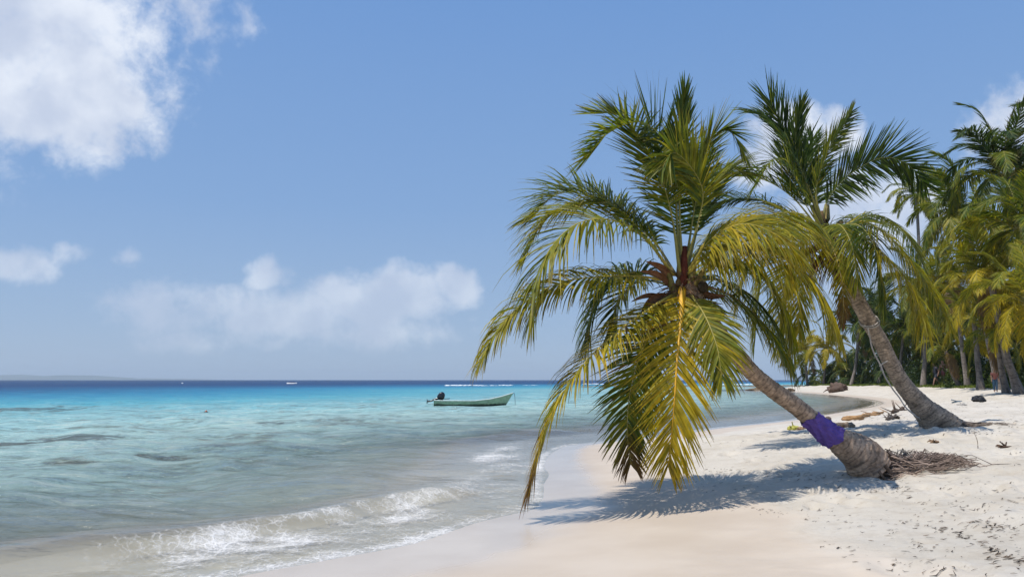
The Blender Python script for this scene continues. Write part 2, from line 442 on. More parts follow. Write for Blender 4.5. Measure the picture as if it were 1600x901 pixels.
# colour by distance offshore (log10 m / 3)
colr = n.ramp(n.m('DIVIDE', lg, 3.0), [(0.0, (.62, .57, .49)), (.09, (.52, .50, .43)), (.14, (.29, .35, .31)), (.22, (.255, .36, .335)), (.30, (.31, .45, .415)), (.38, (.35, .51, .47)), (.46, (.25, .46, .46)), (.55, (.085, .34, .41)), (.62, (.03, .21, .335)), (.675, (.012, .105, .22)), (.74, (.006, .045, .135)), (1, (.006, .04, .115))])
# coral patches and weed on the shallow bottom
sepx = n.n('ShaderNodeSeparateXYZ'); n.l(P, sepx.inputs[0])
leftish = n.rng(n.m('DIVIDE', sepx.outputs[0], sepx.outputs[1]), .25, -.5)
near = n.m('MULTIPLY', n.rng(off, 3.5, 7), n.rng(off, 34, 20))
pm = n.m('MULTIPLY', n.rng(patch2, .53, .66), near)
pm = n.m('MULTIPLY', pm, n.m('ADD', .25, n.m('MULTIPLY', leftish, .55)))
fine_p = n.noise(n.vm('MULTIPLY', P, (.6, 1.0, 0)), 2.6, 6, .72)
mot = n.noise(n.vm('MULTIPLY', P, (.4, 1.0, 0)), .7, 6, .7)
shal = n.m('MULTIPLY', n.rng(off, 1.5, 5), n.rng(off, 60, 15))
colr = n.mix(n.m('MULTIPLY', n.m('MULTIPLY', n.rng(mot, .46, .56), n.rng(fine_p, .44, .56)), n.m('MULTIPLY', shal, .7)), colr, (.15, .20, .17))
colr = n.mix(n.m('MULTIPLY', n.m('MULTIPLY', n.rng(mot, .50, .42), n.rng(fine_p, .45, .58)), n.m('MULTIPLY', shal, .6)), colr, (.50, .58, .50))
colr = n.mix(n.m('MULTIPLY', n.m('MULTIPLY', pm, n.rng(fine_p, .36, .55)), .95), colr, (.12, .115, .08))
reefA = n.attr('reef', True)
colr = n.mix(n.m('MULTIPLY', n.rng(n.m('ADD', reefA, n.m('MULTIPLY', n.m('SUBTRACT', n.noise(n.vm('MULTIPLY', P, (.5, 1, 1)), 2.6, 6, .75), .5), 2.6)), .5, .85), .75), colr, (.05, .046, .032))
# foam lace
ridx = n.vm('MULTIPLY', P, (1, 1, 0))
warp = n.n('ShaderNodeTexNoise'); n.l(ridx, warp.inputs['Vector']); warp.inputs['Scale'].default_value = 4; warp.inputs['Detail'].default_value = 3
pw = n.vm('ADD', ridx, n.vm('SCALE', n.vm('SUBTRACT', warp.outputs[1], (.5, .5, .5)), .28))
vo = n.n('ShaderNodeTexVoronoi', feature='DISTANCE_TO_EDGE'); n.l(pw, vo.inputs['Vector']); vo.inputs['Scale'].default_value = 7.5
vo2 = n.n('ShaderNodeTexVoronoi', feature='DISTANCE_TO_EDGE'); n.l(pw, vo2.inputs['Vector']); vo2.inputs['Scale'].default_value = 19
cell = n.m('ADD', n.rng(vo.outputs[0], .13, 0, 0, .6), n.rng(vo2.outputs[0], .16, 0, 0, .4))
fn = n.noise(ridx, 26, 5, .75)
fn0 = n.noise(n.vm('MULTIPLY', ridx, (1, 1.5, 1)), 2.6, 4, .6)
fm = n.m('ADD', n.m('MULTIPLY', foamA, 1.15), n.m('ADD', n.m('MULTIPLY', n.m('SUBTRACT', fn, .5), .9), n.m('MULTIPLY', n.m('SUBTRACT', fn0, .5), 1.0)))
fm = n.m('ADD', fm, n.m('MULTIPLY', n.m('SUBTRACT', cell, .35), n.rng(foamA, .1, .5, 0, .38)))
fm = n.rng(fm, .54, 1.45, 0, .85)
fm = n.m('MULTIPLY', fm, n.rng(foamA, .04, .25))
# bumps
b1 = n.noise(n.vm('MULTIPLY', P, (.55, 1, 1)), 4.5, 4, .62)
b0 = n.noise(n.vm('MULTIPLY', P, (.6, 1, 1)), 13, 4, .65)
b2 = n.noise(n.vm('MULTIPLY', P, (.45, 1, 1)), 1.1, 4, .6)
b3 = n.noise(n.vm('MULTIPLY', P, (.4, 1, 1)), .16, 5, .65)
h = n.m('ADD', n.m('ADD', n.m('MULTIPLY', b1, .17), n.m('MULTIPLY', b0, .05)), n.m('ADD', n.m('MULTIPLY', b2, .6), n.m('MULTIPLY', b3, 2.6)))
nb = bump(n, h, n.rng(off, .3, 4, .08, 1), .7)
alp = n.ramp(n.m('DIVIDE', lg, 3.0), [(0.0, (.08,) * 3), (.12, (.24,) * 3), (.24, (.55,) * 3), (.34, (.82,) * 3), (.42, (1,) * 3), (1, (1,) * 3)])
alp = n.m('MULTIPLY', alp, n.rng(off, .05, 1.0, .25, 1))
body = n.n('ShaderNodeBsdfDiffuse'); n.l(colr, body.inputs[0]); n.l(nb, body.inputs['Normal'])
tr = n.n('ShaderNodeBsdfTransparent'); tr.inputs[0].default_value = (.90, .95, .94, 1)
mx = n.n('ShaderNodeMixShader'); n.l(alp, mx.inputs[0]); n.l(tr.outputs[0], mx.inputs[1]); n.l(body.outputs[0], mx.inputs[2])
gl = n.n('ShaderNodeBsdfGlossy'); gl.inputs['Roughness'].default_value = .08; n.l(nb, gl.inputs['Normal'])
fr = n.n('ShaderNodeFresnel'); fr.inputs[0].default_value = 1.33; n.l(nb, fr.inputs['Normal'])
frc = n.m('MINIMUM', n.m('MULTIPLY', fr.outputs[0], .85), n.rng(off, 2, 45, .8, .30))
mg = n.n('ShaderNodeMixShader'); n.l(frc, mg.inputs[0]); n.l(mx.outputs[0], mg.inputs[1]); n.l(gl.outputs[0], mg.inputs[2])
fo = n.n('ShaderNodeBsdfDiffuse'); fo.inputs[0].default_value = (.78, .755, .715, 1)
n.l(bump(n, fm, .6, .03), fo.inputs['Normal'])
mf = n.n('ShaderNodeMixShader'); n.l(fm, mf.inputs[0]); n.l(mg.outputs[0], mf.inputs[1]); n.l(fo.outputs[0], mf.inputs[2])
finish(n, mf.outputs[0])
# coral banks lying just under the surface on the left
reef = np.zeros_like(GX)
for (px, py, rx, ry, wt) in [(20, 692, 85, 11, 1.15), (120, 686, 110, 7, .95), (20, 642, 110, 11, .85), (240, 686, 70, 5, .5), (420, 664, 35, 3.5, .75), (310, 657, 55, 3, .6), (250, 710, 130, 7, .72), (80, 728, 110, 6, .65), (470, 700, 60, 4, .5), (510, 680, 20, 2.5, .5),(640,631,60,3,.45),(570,646,60,3,.3), (560, 690, 60, 4, .3)]:
    q = ray(px, py); t = -CAMZ / q.z; cx, cy = q.x * t, q.y * t
    sxr = rx / F * cy; sy = ry * cy * cy / (CAMZ * F)
    reef = np.maximum(reef, wt * np.exp(-((GX - cx) / sxr) ** 2 - ((GY - cy) / sy) ** 2))
v_, f_, a1, a2, a3 = compact(wv_, wf, Sw.ravel(), foam.ravel(), reef.ravel())
sea = link_mesh('sea', v_, f_, m_water, attrs={'offshore': a1, 'foam': a2, 'reef': a3})
tag(sea, kind='structure')

# ------------------------------------------------------------------ materials for things
def leaf_material(name, translucency=.45):
    m, n = new_mat(name)
    c = n.attr('Col'); P = n.obj()
    v = n.noise(P, 9.0, 3, .6)
    c2 = n.mix(1.0, c, n.mix(n.rng(v, .3, .7), (.78, .78, .78), (1.2, 1.2, 1.2)), 'MULTIPLY')
    p = princ(n, Base_Color=c2, Roughness=.5); p.inputs['Specular IOR Level'].default_value = .28
    t = n.n('ShaderNodeBsdfTranslucent'); n.l(n.mix(1.0, c2, (1.35, 1.30, .55), 'MULTIPLY'), t.inputs[0])
    x = n.n('ShaderNodeMixShader'); x.inputs[0].default_value = translucency
    n.l(p.outputs[0], x.inputs[1]); n.l(t.outputs[0], x.inputs[2]); finish(n, x.outputs[0]); return m
m_leaf = leaf_material('palm leaflets')
def vcol_material(name, rough=.7, nscale=20, namt=.25, bumps=.3, spec=.3, stretch=(1, 1, 1)):
    m, n = new_mat(name); c = n.attr('Col'); P = n.vm('MULTIPLY', n.obj(), stretch)
    v = n.noise(P, nscale, 5, .65)
    c2 = n.mix(1.0, c, n.mix(n.rng(v, .25, .75), (1 - namt,) * 3, (1 + namt,) * 3), 'MULTIPLY')
    p = princ(n, Base_Color=c2, Roughness=rough, Normal=bump(n, v, bumps, .01)); p.inputs['Specular IOR Level'].default_value = spec
    finish(n, p.outputs[0]); return m
m_rib = vcol_material('palm midrib', .5, 12, .2, .2, .4)
m_bark = vcol_material('palm bark', .85, 26, .38, .9, .2)
m_wood = vcol_material('driftwood', .85, 18, .35, .8, .2)
m_rock = vcol_material('coral rock', .9, 8, .35, 1, .2)
m_paint = vcol_material('worn paint', .45, 9, .22, .1, .5)
m_cloth = vcol_material('clothing', .85, 14, .15, .2, .2)
m_skin = vcol_material('skin', .55, 8, .08, .1, .4)
m_fol = leaf_material('undergrowth leaves', .3)

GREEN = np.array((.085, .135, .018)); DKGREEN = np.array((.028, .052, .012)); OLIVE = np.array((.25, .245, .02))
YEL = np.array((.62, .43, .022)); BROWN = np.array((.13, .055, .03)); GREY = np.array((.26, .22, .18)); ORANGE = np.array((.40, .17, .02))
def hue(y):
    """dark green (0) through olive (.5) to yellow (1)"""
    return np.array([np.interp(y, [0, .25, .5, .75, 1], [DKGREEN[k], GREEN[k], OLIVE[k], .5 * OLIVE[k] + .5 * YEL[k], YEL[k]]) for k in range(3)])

def frond_geo(P, L=.7, pairs=70, S0=None, S1=None, hang=.6, lift=.15, yel=.3, tip_dry=.2, end_dry=0.0, wid=.017, start=.14, rib=.02, fwd=(.55, 1.25), seg=4, seed=0, ragged=.2, prof=None, ribcol=(.30, .26, .06), yvar=.12, taper=.45, wind=(0, 0, 0), fold=0.0):
    rnd = random.Random(seed); n = 48
    Q, length = resample([Vector(p) for p in P], n)
    chord = (Q[-1] - Q[0]); chord.z = 0
    base_S = chord.cross(Vector((0, 0, 1))).normalized() if chord.length > .05 else Vector((1, 0, 0))
    S0 = Vector(S0).normalized() if S0 is not None else base_S
    S1 = Vector(S1).normalized() if S1 is not None else S0
    V = []; C = []; Fc = []
    wnd = Vector(wind)
    for side in (-1, 1):
        for k in range(pairs):
            if rnd.random() < ragged * .35: continue
            t = start + (1 - start) * (k + rnd.uniform(-.3, .3) + .5) / pairs
            t = min(.999, max(start, t)); u = t * (n - 1); i = min(n - 2, int(u)); f = u - i
            p = Q[i].lerp(Q[i + 1], f); T = (Q[i + 1] - Q[i]).normalized()
            Sv = S0.lerp(S1, t); Sv = (Sv - T * Sv.dot(T)).normalized(); U = Sv.cross(T).normalized()
            if side > 0 and False: U = -U
            q = (t - start) / (1 - start)
            l = L * (np.interp(q, [0, .08, .3, .55, .8, 1], [.45, .8, 1, .98, .8, taper])) * rnd.uniform(1 - ragged, 1 + ragged * .5)
            a = fwd[0] + (fwd[1] - fwd[0]) * q ** 1.2 + rnd.gauss(0, .11)
            D = Sv * (side * math.cos(a)) + T * math.sin(a) + U * (lift + rnd.gauss(0, .07))
            if fold: D = D + U * fold * rnd.uniform(.6, 1.3)
            D.normalize()
            hg = hang * rnd.uniform(.75, 1.25)
            W0 = T - D * T.dot(D)
            if W0.length < .05: W0 = U.copy()
            W0.normalize()
            rot = Matrix.Rotation(rnd.gauss(.35 * side, .35), 3, D); W0 = rot @ W0
            y = yel + rnd.gauss(0, yvar); dead = rnd.random() < end_dry * .12
            hcol = hue(max(0, min(1, y))) * rnd.uniform(.8, 1.2)
            b = len(V); c = p.copy(); Dk = D.copy()
            for j in range(seg + 1):
                s_ = j / seg
                wj = wid * (1 - s_ ** 2.2) * (.55 + .45 * min(1, s_ * 5)) + .0015
                Wk = (W0 - Dk * W0.dot(Dk)); Wk = Wk.normalized() if Wk.length > 1e-3 else W0
                V.append(c + Wk * wj); V.append(c - Wk * wj)
                dry = max(0, min(1, (s_ - (1 - tip_dry)) / max(.05, tip_dry) if tip_dry > 0 else 0)) * .8
                e = max(0, min(1, (q - (1 - end_dry)) / .18)) if end_dry > 0 else 0
                m = max(dry * (.5 + .5 * rnd.random()), e * (.6 + .4 * s_), .85 if dead else 0)
                cc = hcol * (1 - m) + BROWN * m
                C.append(cc); C.append(cc * .92)
                if j < seg:
                    c = c + Dk * (l / seg)
                    g = hg * (.35 + 1.0 * s_) / seg * 1.9
                    Dk = (Dk + Vector((0, 0, -1)) * g + wnd * (1.5 / seg) * s_).normalized()
            for j in range(seg): Fc.append((b + 2 * j, b + 2 * j + 1, b + 2 * j + 3, b + 2 * j + 2))
    r = MB(); rr = [rib * (1.5 - 1.1 * min(1, i / (n - 1) * 3) if i < n / 3 else .42 * (1 - (i - n / 3) / (n * .667)) + .0) + .0025 for i in range(n)]
    rc = np.array(ribcol)
    r.tube(Q[::1], rr, 6, lambda t: rc * (1 - end_dry * .6 * (t > .8)), flat=.7)
    return V, Fc, C, r
def frond_object(name, parent, P, **kw):
    V, Fc, C, r = frond_geo(P, **kw)
    # the mesh's own origin is the crown it grows from
    o = link_mesh(name, V, np.array(Fc), m_leaf, parent, smooth=False, col=C)
    rb = link_mesh('midrib', r.v, r.f, m_rib, o, col=r.c)
    return o

def trunk_geo(P, rad, ring=.055, seg=30, n=220, rough=.03, seed=1, col0=(.25, .195, .15), col1=(.13, .095, .07), flare=None, squash=1.0):
    Q, length = resample(P, n); mb = MB(); rnd = random.Random(seed)
    if len(rad) == len(P):
        cl_ = np.concatenate([[0], np.cumsum([(Vector(P[i + 1]) - Vector(P[i])).length for i in range(len(P) - 1)])]); cl_ /= cl_[-1]
    else: cl_ = np.linspace(0, 1, len(rad))
    rs = np.interp(np.linspace(0, 1, n), cl_, rad); kw_ = max(1, n // 14); rs = np.convolve(np.pad(rs, kw_, 'edge'), np.ones(2 * kw_ + 1) / (2 * kw_ + 1), 'valid')
    ph = 0; V = []; C = []
    phases = []
    for i in range(n):
        ph += (length / n) / (ring * (1 + .35 * math.sin(i * .21 + seed) + .2 * math.sin(i * .53)) * (rs[i] / rs.mean()) ** .3); phases.append(ph)
    for i, p in enumerate(Q):
        T = (Q[min(i + 1, n - 1)] - Q[max(i - 1, 0)]).normalized()
        A = T.cross(Vector((0, 1, 0))).normalized(); B = A.cross(T).normalized()
        for k in range(seg):
            a = 2 * math.pi * k / seg
            w_ = mnoise.noise(Vector((math.cos(a) * 1.5, math.sin(a) * 1.5, i * .09 + seed)))
            w3 = mnoise.noise(Vector((math.cos(a) * 5, math.sin(a) * 5, i * .35 + seed)))
            fr = (phases[i] + w_ * .35 + math.sin(a + seed) * .15) % 1.0
            saw = (fr ** 2.2)
            r = rs[i] * (1 + .045 * saw - .02 + rough * 1.6 * w_ + rough * .7 * w3)
            if flare: r *= 1 + flare(i / (n - 1), a)
            V.append(p + A * (math.cos(a) * r) + B * (math.sin(a) * r * squash))
            g = .55 + .6 * w_ + .35 * w3
            cc = np.array(col0) * max(.45, min(1.35, .95 + .55 * w_ + .3 * w3)) * (1 if fr < .86 else .55)
            C.append(cc if g > .12 else cc * .7 + np.array(col1) * .3)
    b = MB(); b.v = V; b.c = C
    for i in range(n - 1):
        for k in range(seg):
            k2 = (k + 1) % seg; b.f.append((i * seg + k, (i + 1) * seg + k, (i + 1) * seg + k2, i * seg + k2))
    b.f.append(tuple(range(seg))); b.f.append(tuple((n - 1) * seg + k for k in range(seg))[::-1])
    return b, Q, rs

def spathe(mb, p0, p1, w0, col, bend=.08):
    """a dry boat-shaped bract, wide in the middle and pointed"""
    p0 = Vector(p0); p1 = Vector(p1); T = (p1 - p0).normalized(); A = T.cross(Vector((0, 1, .2))).normalized(); B = A.cross(T)
    n = 14; b = len(mb.v)
    for i in range(n):
        t = i / (n - 1); wd = w0 * math.sin(math.pi * min(1, .12 + t * .88)) ** .8
        c = p0.lerp(p1, t) - A * bend * math.sin(math.pi * t)
        for k in range(7):
            a = math.pi * (k / 6 - .5) * 1.1
            mb.v.append(c + A * math.sin(a) * wd + B * (math.cos(a) * wd * .7)); mb.c.append(np.array(col) * (1 + .25 * math.sin(k * 3 + i)))
    for i in range(n - 1):
        for k in range(6): mb.f.append((b + i * 7 + k, b + i * 7 + k + 1, b + (i + 1) * 7 + k + 1, b + (i + 1) * 7 + k))
def fibre_bits(mb, c, r, n, ln, col, rnd, down=.6):
    for _ in range(n):
        d_ = Vector((rnd.gauss(0, 1), rnd.gauss(0, 1), rnd.gauss(0, 1))).normalized(); p = c + d_ * r * rnd.uniform(.3, 1)
        e = (d_ + Vector((0, 0, -down * rnd.random() * 2))).normalized(); l = ln * rnd.uniform(.4, 1)
        mb.tube([p, p + e * l * .5, p + e * l + Vector((0, 0, -.25 * l))], [.009, .007, .003], 4, np.array(col) * rnd.uniform(.6, 1.4), cap=False)
def nut(mb, c, r, col, rnd):
    b = len(mb.v)
    for i in range(9):
        th = math.pi * i / 8
        for k in range(10):
            ph = 2 * math.pi * k / 10; rr = r * (1 + .06 * math.cos(3 * ph))
            mb.v.append(c + Vector((rr * math.sin(th) * math.cos(ph), rr * math.sin(th) * math.sin(ph), r * 1.2 * math.cos(th)))); mb.c.append(np.array(col) * rnd.uniform(.9, 1.1))
    for i in range(8):
        for k in range(10): mb.f.append((b + i * 10 + k, b + i * 10 + (k + 1) % 10, b + (i + 1) * 10 + (k + 1) % 10, b + (i + 1) * 10 + k))

# ------------------------------------------------------------------ the near leaning palm
base1 = on_ground(1345, 741); Y1 = base1.y; g1 = base1.z; K = Y1 / 9.0
print('tree1 base', base1, 'K', K)
p1 = empty('coconut_palm', (base1.x, base1.y, g1), label='leaning coconut palm in front, its yellow-green crown overhanging the water', cat='palm tree', group='two leaning palms on the beach')
tp = [(1360, 730), (1346, 711), (1322, 695), (1298, 680), (1272, 658), (1243, 634), (1191, 596), (1155, 560), (1122, 520), (1093, 480), (1070, 445)]
dyc = np.linspace(0, -.35, len(tp))
TP1 = [at(x, y, Y1 + dy) for (x, y), dy in zip(tp, dyc)]
rad1 = [r / F * Y1 for r in (34, 32, 23, 15, 13.5, 13.5, 12.5, 12.5, 13, 15, 15)]
def flare1(t, a): return 0
b, TQ1, TR1 = trunk_geo(TP1, rad1, ring=.07, seed=3, n=300, seg=36, flare=flare1, col0=(.40, .285, .20))
b.build('trunk', m_bark, p1)
cr1 = TP1[-1]; YC1 = cr1.y
def f1(pts, **kw):
    P = [cr1 + (at(x, y, YC1 + dy * K) - cr1) for (x, y, dy) in pts]
    for k in ('L', 'wid', 'rib'):
        if k in kw: kw[k] *= K
    kw.setdefault('L', .62 * K); kw.setdefault('wid', .0105 * K); kw.setdefault('rib', .017 * K)
    kw['L'] *= 1.16; kw['pairs'] = int(kw.get('pairs', 70) * 1.5); kw['yel'] = kw.get('yel', .3) + .07
    if 'S0' in kw and abs(kw['S0'][1]) > .9 and kw['hang'] > .3:
        kw['S0'] = (kw['S0'][0], kw['S0'][1], .5); kw['hang'] *= 1.5; kw['L'] *= 1.2; kw['fwd'] = (.38, .88)
    f1.k += 1; return frond_object('frond', p1, P, seed=100 + f1.k, **kw)
f1.k = 0
X = (1, 0, 0)
# young upright spear
f1([(1066, 420, 0), (1062, 330, .0), (1062, 240, .05), (1069, 148, .05)], L=.42, pairs=60, S0=(1, .2, 0), hang=.02, lift=.05, yel=.18, start=.42, fwd=(1.15, 1.42), taper=.6, tip_dry=0)
# big upright frond, its upper third bent over to the left
f1([(1064, 425, 0), (1058, 350, .15), (1054, 285, .2), (1040, 228, .1), (1005, 192, -.1), (955, 205, -.25), (914, 248, -.35)], L=.62, pairs=95, S0=(1, .1, 0), S1=(.35, 1, .35), hang=.10, lift=.2, yel=.24, start=.16, fwd=(.25, 1.0), tip_dry=.05, taper=.5)
f1([(1062, 425, -.05), (1050, 340, -.1), (1030, 270, -.15), (1000, 215, .1), (965, 180, .2), (925, 178, .3)], L=.55, pairs=80, S0=(1, -.3, 0), S1=(.2, 1, .6), hang=.12, lift=.25, yel=.3, start=.3, fwd=(.4, 1.0), tip_dry=.05)
# frond flopping towards us, yellow underside
f1([(1068, 420, 0), (1090, 350, -.1), (1098, 300, -.2), (1080, 262, -.35), (1052, 238, -.5), (1035, 262, -.6)], L=.5, pairs=70, S0=(1, .2, 0), S1=(.8, .2, .5), hang=.35, lift=.05, yel=.32, start=.4, fwd=(.7, 1.2), tip_dry=.05)
f1([(1070, 425, 0), (1082, 345, .1), (1094, 272, .15), (1112, 215, .1), (1140, 205, 0), (1163, 240, -.1)], L=.5, pairs=75, S0=(1, .5, 0), S1=(.4, 1, .2), hang=.16, lift=.1, yel=.26, start=.35, fwd=(.7, 1.15), tip_dry=.03)
f1([(1072, 425, 0), (1092, 350, .4), (1110, 290, .6), (1140, 262, .8), (1175, 275, .9)], L=.5, pairs=60, hang=.25, lift=.1, yel=.2, start=.3, tip_dry=.05)
# left high arches
f1([(1056, 430, 0), (1020, 375, .25), (970, 335, .45), (915, 305, .55), (868, 305, .6), (828, 345, .6)], L=.58, pairs=85, S0=(0, 1, 0), hang=.32, lift=.35, yel=.22, start=.2, tip_dry=.1, ribcol=(.32, .24, .08))
f1([(1052, 430, 0), (1010, 375, -.25), (960, 345, -.45), (905, 348, -.6), (862, 385, -.65), (838, 440, -.65), (830, 500, -.6)], L=.66, pairs=105, S0=(-.15, 1, 0), hang=.62, lift=.12, yel=.40, start=.14, tip_dry=.12, ribcol=(.42, .33, .06))
f1([(1054, 430, 0), (1000, 362, 0), (950, 320, .1), (900, 318, .1), (850, 345, .1), (822, 400, .1)], L=.55, pairs=85, S0=(.1, 1, 0), hang=.5, lift=.2, yel=.34, start=.2, tip_dry=.35, ribcol=(.36, .24, .08))
# left level frond reaching over the sea
f1([(1052, 440, 0), (1000, 432, -.1), (940, 432, -.2), (880, 440, -.2), (828, 466, -.2), (785, 505, -.2), (752, 562, -.2)], L=.50, pairs=105, S0=(0, 1, 0), hang=.75, lift=.1, yel=.47, start=.12, tip_dry=.12, ribcol=(.50, .38, .06), taper=.5)
f1([(1052, 445, .1), (1000, 425, .5), (950, 440, .8), (925, 490, 1.0), (915, 540, 1.0)], L=.55, pairs=70, S0=(0, 1, 0), hang=.7, lift=.1, yel=.12, start=.2, tip_dry=.1)
f1([(1052, 445, .1), (1000, 440, .7), (965, 470, 1.1), (955, 530, 1.2)], L=.5, pairs=60, S0=(.7, .7, 0), hang=.6, yel=.08, start=.2, tip_dry=.1)
# left low frond, dry at the end
f1([(1055, 458, 0), (1015, 482, -.35), (965, 518, -.6), (915, 565, -.8), (872, 628, -.9), (845, 700, -.95), (828, 765, -.95)], L=.46, pairs=105, S0=(.25, 1, 0), hang=.62, lift=.1, yel=.58, start=.12, tip_dry=.3, end_dry=.3, ribcol=(.48, .36, .06), taper=.55)
# the bright frond hanging towards us
f1([(1066, 450, -.1), (1064, 500, -.45), (1058, 560, -.7), (1054, 620, -.85), (1049, 680, -.9), (1044, 728, -.9)], L=.60, pairs=80, S0=(1, -.1, 0), S1=(1, .15, 0), hang=.35, lift=-.05, yel=.70, start=.06, tip_dry=.08, end_dry=.06, fwd=(.62, 1.12), ribcol=(.66, .36, .02), rib=.030, taper=.42, yvar=.1)
# darker frond beside it with a brown end
f1([(1058, 455, 0), (1028, 500, -.2), (1000, 555, -.35), (984, 615, -.45), (980, 675, -.5), (986, 725, -.5)], L=.47, pairs=85, S0=(1, .25, 0), hang=.4, lift=0, yel=.30, start=.14, tip_dry=.08, end_dry=.26, fwd=(.5, 1.0), taper=.45, ribcol=(.33, .30, .10))
f1([(1060, 455, 0), (1040, 500, .3), (1020, 550, .6), (1010, 610, .7), (1008, 660, .7)], L=.5, pairs=70, S0=(1, .3, 0), hang=.45, yel=.38, start=.14, tip_dry=.1, fwd=(.4, 1.0))
# right side
f1([(1072, 432, 0), (1100, 402, -.2), (1150, 388, -.4), (1205, 395, -.55), (1255, 425, -.65), (1290, 470, -.7), (1308, 520, -.7)], L=.62, pairs=95, S0=(.1, 1, 0), hang=.7, lift=.1, yel=.52, start=.12, tip_dry=.12, ribcol=(.50, .40, .06))
f1([(1070, 430, 0), (1100, 385, .15), (1150, 355, .25), (1205, 335, .35), (1255, 335, .4), (1295, 365, .4)], L=.55, pairs=85, S0=(0, 1, 0), hang=.45, lift=.25, yel=.42, start=.15, tip_dry=.15, ribcol=(.40, .32, .06))
f1([(1072, 428, 0), (1110, 375, -.3), (1160, 350, -.55), (1210, 365, -.7), (1250, 400, -.8)], L=.55, pairs=80, S0=(.2, 1, 0), hang=.55, lift=.1, yel=.58, start=.15, tip_dry=.1, ribcol=(.44, .34, .06))
f1([(1076, 446, 0), (1120, 452, .2), (1165, 478, .35), (1205, 520, .4), (1238, 575, .4)], L=.50, pairs=85, S0=(0, 1, 0), hang=.55, lift=.1, yel=.30, start=.12, tip_dry=.15, ribcol=(.24, .13, .05))
f1([(1076, 440, 0), (1125, 438, .5), (1175, 462, .9), (1215, 510, 1.1), (1235, 560, 1.2)], L=.55, pairs=75, S0=(0, 1, 0), hang=.65, yel=.18, start=.15, tip_dry=.15)
f1([(1078, 440, 0), (1135, 410, .3), (1185, 420, .5), (1222, 470, .6), (1240, 540, .6)], L=.55, pairs=80, S0=(.1, 1, 0), hang=.7, yel=.45, start=.2, tip_dry=.15)
f1([(1075, 455, 0), (1100, 490, -.5), (1120, 540, -.8), (1128, 590, -.9)], L=.46, pairs=60, S0=(1, -.4, 0), hang=.5, yel=.42, start=.15, tip_dry=.15)
# bracts, leaf bases and young nuts at the heart of the crown
rnd = random.Random(5)
Kc = K
for (a_, b2_, w_, dy) in [((1052, 448), (1008, 408), 6, -.25), ((1050, 452), (998, 424), 5, -.35), ((1050, 462), (1000, 492), 7, -.3), ((1058, 468), (1004, 508), 6, -.25), ((1082, 442), (1135, 462), 6, -.1), ((1045, 470), (985, 472), 4, -.2)]:
    mb = MB(); spathe(mb, at(*a_, YC1), at(*b2_, YC1 + dy), w_ / F * Y1, (.20, .095, .045)); mb.build('bract', m_wood, p1)
mb = MB()
for (x0, y0, x1, y1, w_, c_) in [(1066, 470, 1070, 385, 9, (.12, .03, .015)), (1060, 470, 1062, 400, 7, (.16, .10, .04)), (1072, 468, 1086, 408, 8, (.22, .17, .05)), (1056, 468, 1040, 410, 7, (.22, .18, .05)), (1070, 470, 1100, 420, 7, (.24, .18, .05))]:
    P = [at(x0, y0, YC1), at((x0 + x1) / 2, (y0 + y1) / 2, YC1 - .05), at(x1, y1, YC1)]
    Q, _ = resample(P, 8); mb.tube(Q, [w_ / F * Y1 * (1 - .55 * i / 7) for i in range(8)], 8, c_)
fibre_bits(mb, at(1068, 455, YC1), .17 * K, 130, .3 * K, (.16, .09, .05), rnd)
fibre_bits(mb, at(1095, 485, YC1 - .02), .16 * K, 110, .22 * K, (.13, .08, .05), rnd)
mb.build('leaf_bases', m_wood, p1)
for (x, y, dy, r) in [(1105, 482, -.22, 10), (1092, 492, -.25, 9), (1084, 478, -.22, 9), (1112, 498, -.2, 8), (1098, 448, -.15, 8), (1040, 478, -.2, 8)]:
    mb = MB(); nut(mb, at(x, y, YC1 + dy), r / F * Y1, (.05, .035, .02), rnd); mb.build('coconut', m_wood, p1)
# mat of exposed roots trailing to the right
mb = MB(); rnd = random.Random(9)
for k in range(1000):
    t = rnd.random(); a0x = rnd.uniform(1352, 1384); 
    sy = rnd.uniform(-1, 1)
    x0 = 1356 + 30 * t + rnd.gauss(0, 3); y0 = 741 - 33 * t + rnd.gauss(0, 3)
    st_ = at(x0, y0, Y1 + rnd.uniform(-.12, .12) * K)
    st_.z = max(st_.z, gz(st_.x, st_.y))
    ln = rnd.uniform(.25, .92) * K * (1 if rnd.random() < .8 else 1.15)
    ang = rnd.gauss(.05, .34); bnd = rnd.gauss(0, .22); ph_ = rnd.uniform(0, 6); am_ = rnd.uniform(.01, .06)
    P = []; q = st_.copy(); h0 = q.z - gz(q.x, q.y); wob_ = rnd.uniform(-.5, .5)
    for j in range(9):
        s_ = j / 8; xx = st_.x + ln * s_ * math.cos(ang); yy = st_.y + ln * s_ * math.sin(ang) + bnd * s_ * s_ * ln + am_ * math.sin(j * 1.1 + ph_)
        hh = max(.004, h0 * (1 - s_) ** 1.9 * rnd.uniform(.85, 1.1) + (.15 * math.exp(-((s_ * ln - .75 * K) / .25) ** 2)) * rnd.uniform(.1, 1)) 
        P.append(Vector((xx, yy, gz(xx, yy) + hh + .012 * math.sin(j * 2.1 + k))))
    c_ = np.array((.24, .18, .145)) * rnd.uniform(.25, 1.5)
    mb.tube(P, [.0072 * (1 - .6 * j / 8) * rnd.uniform(.6, 1.5) for j in range(9)], 5, c_, cap=False)
ro = mb.build('roots', m_wood, p1); tag(ro, kind='stuff')
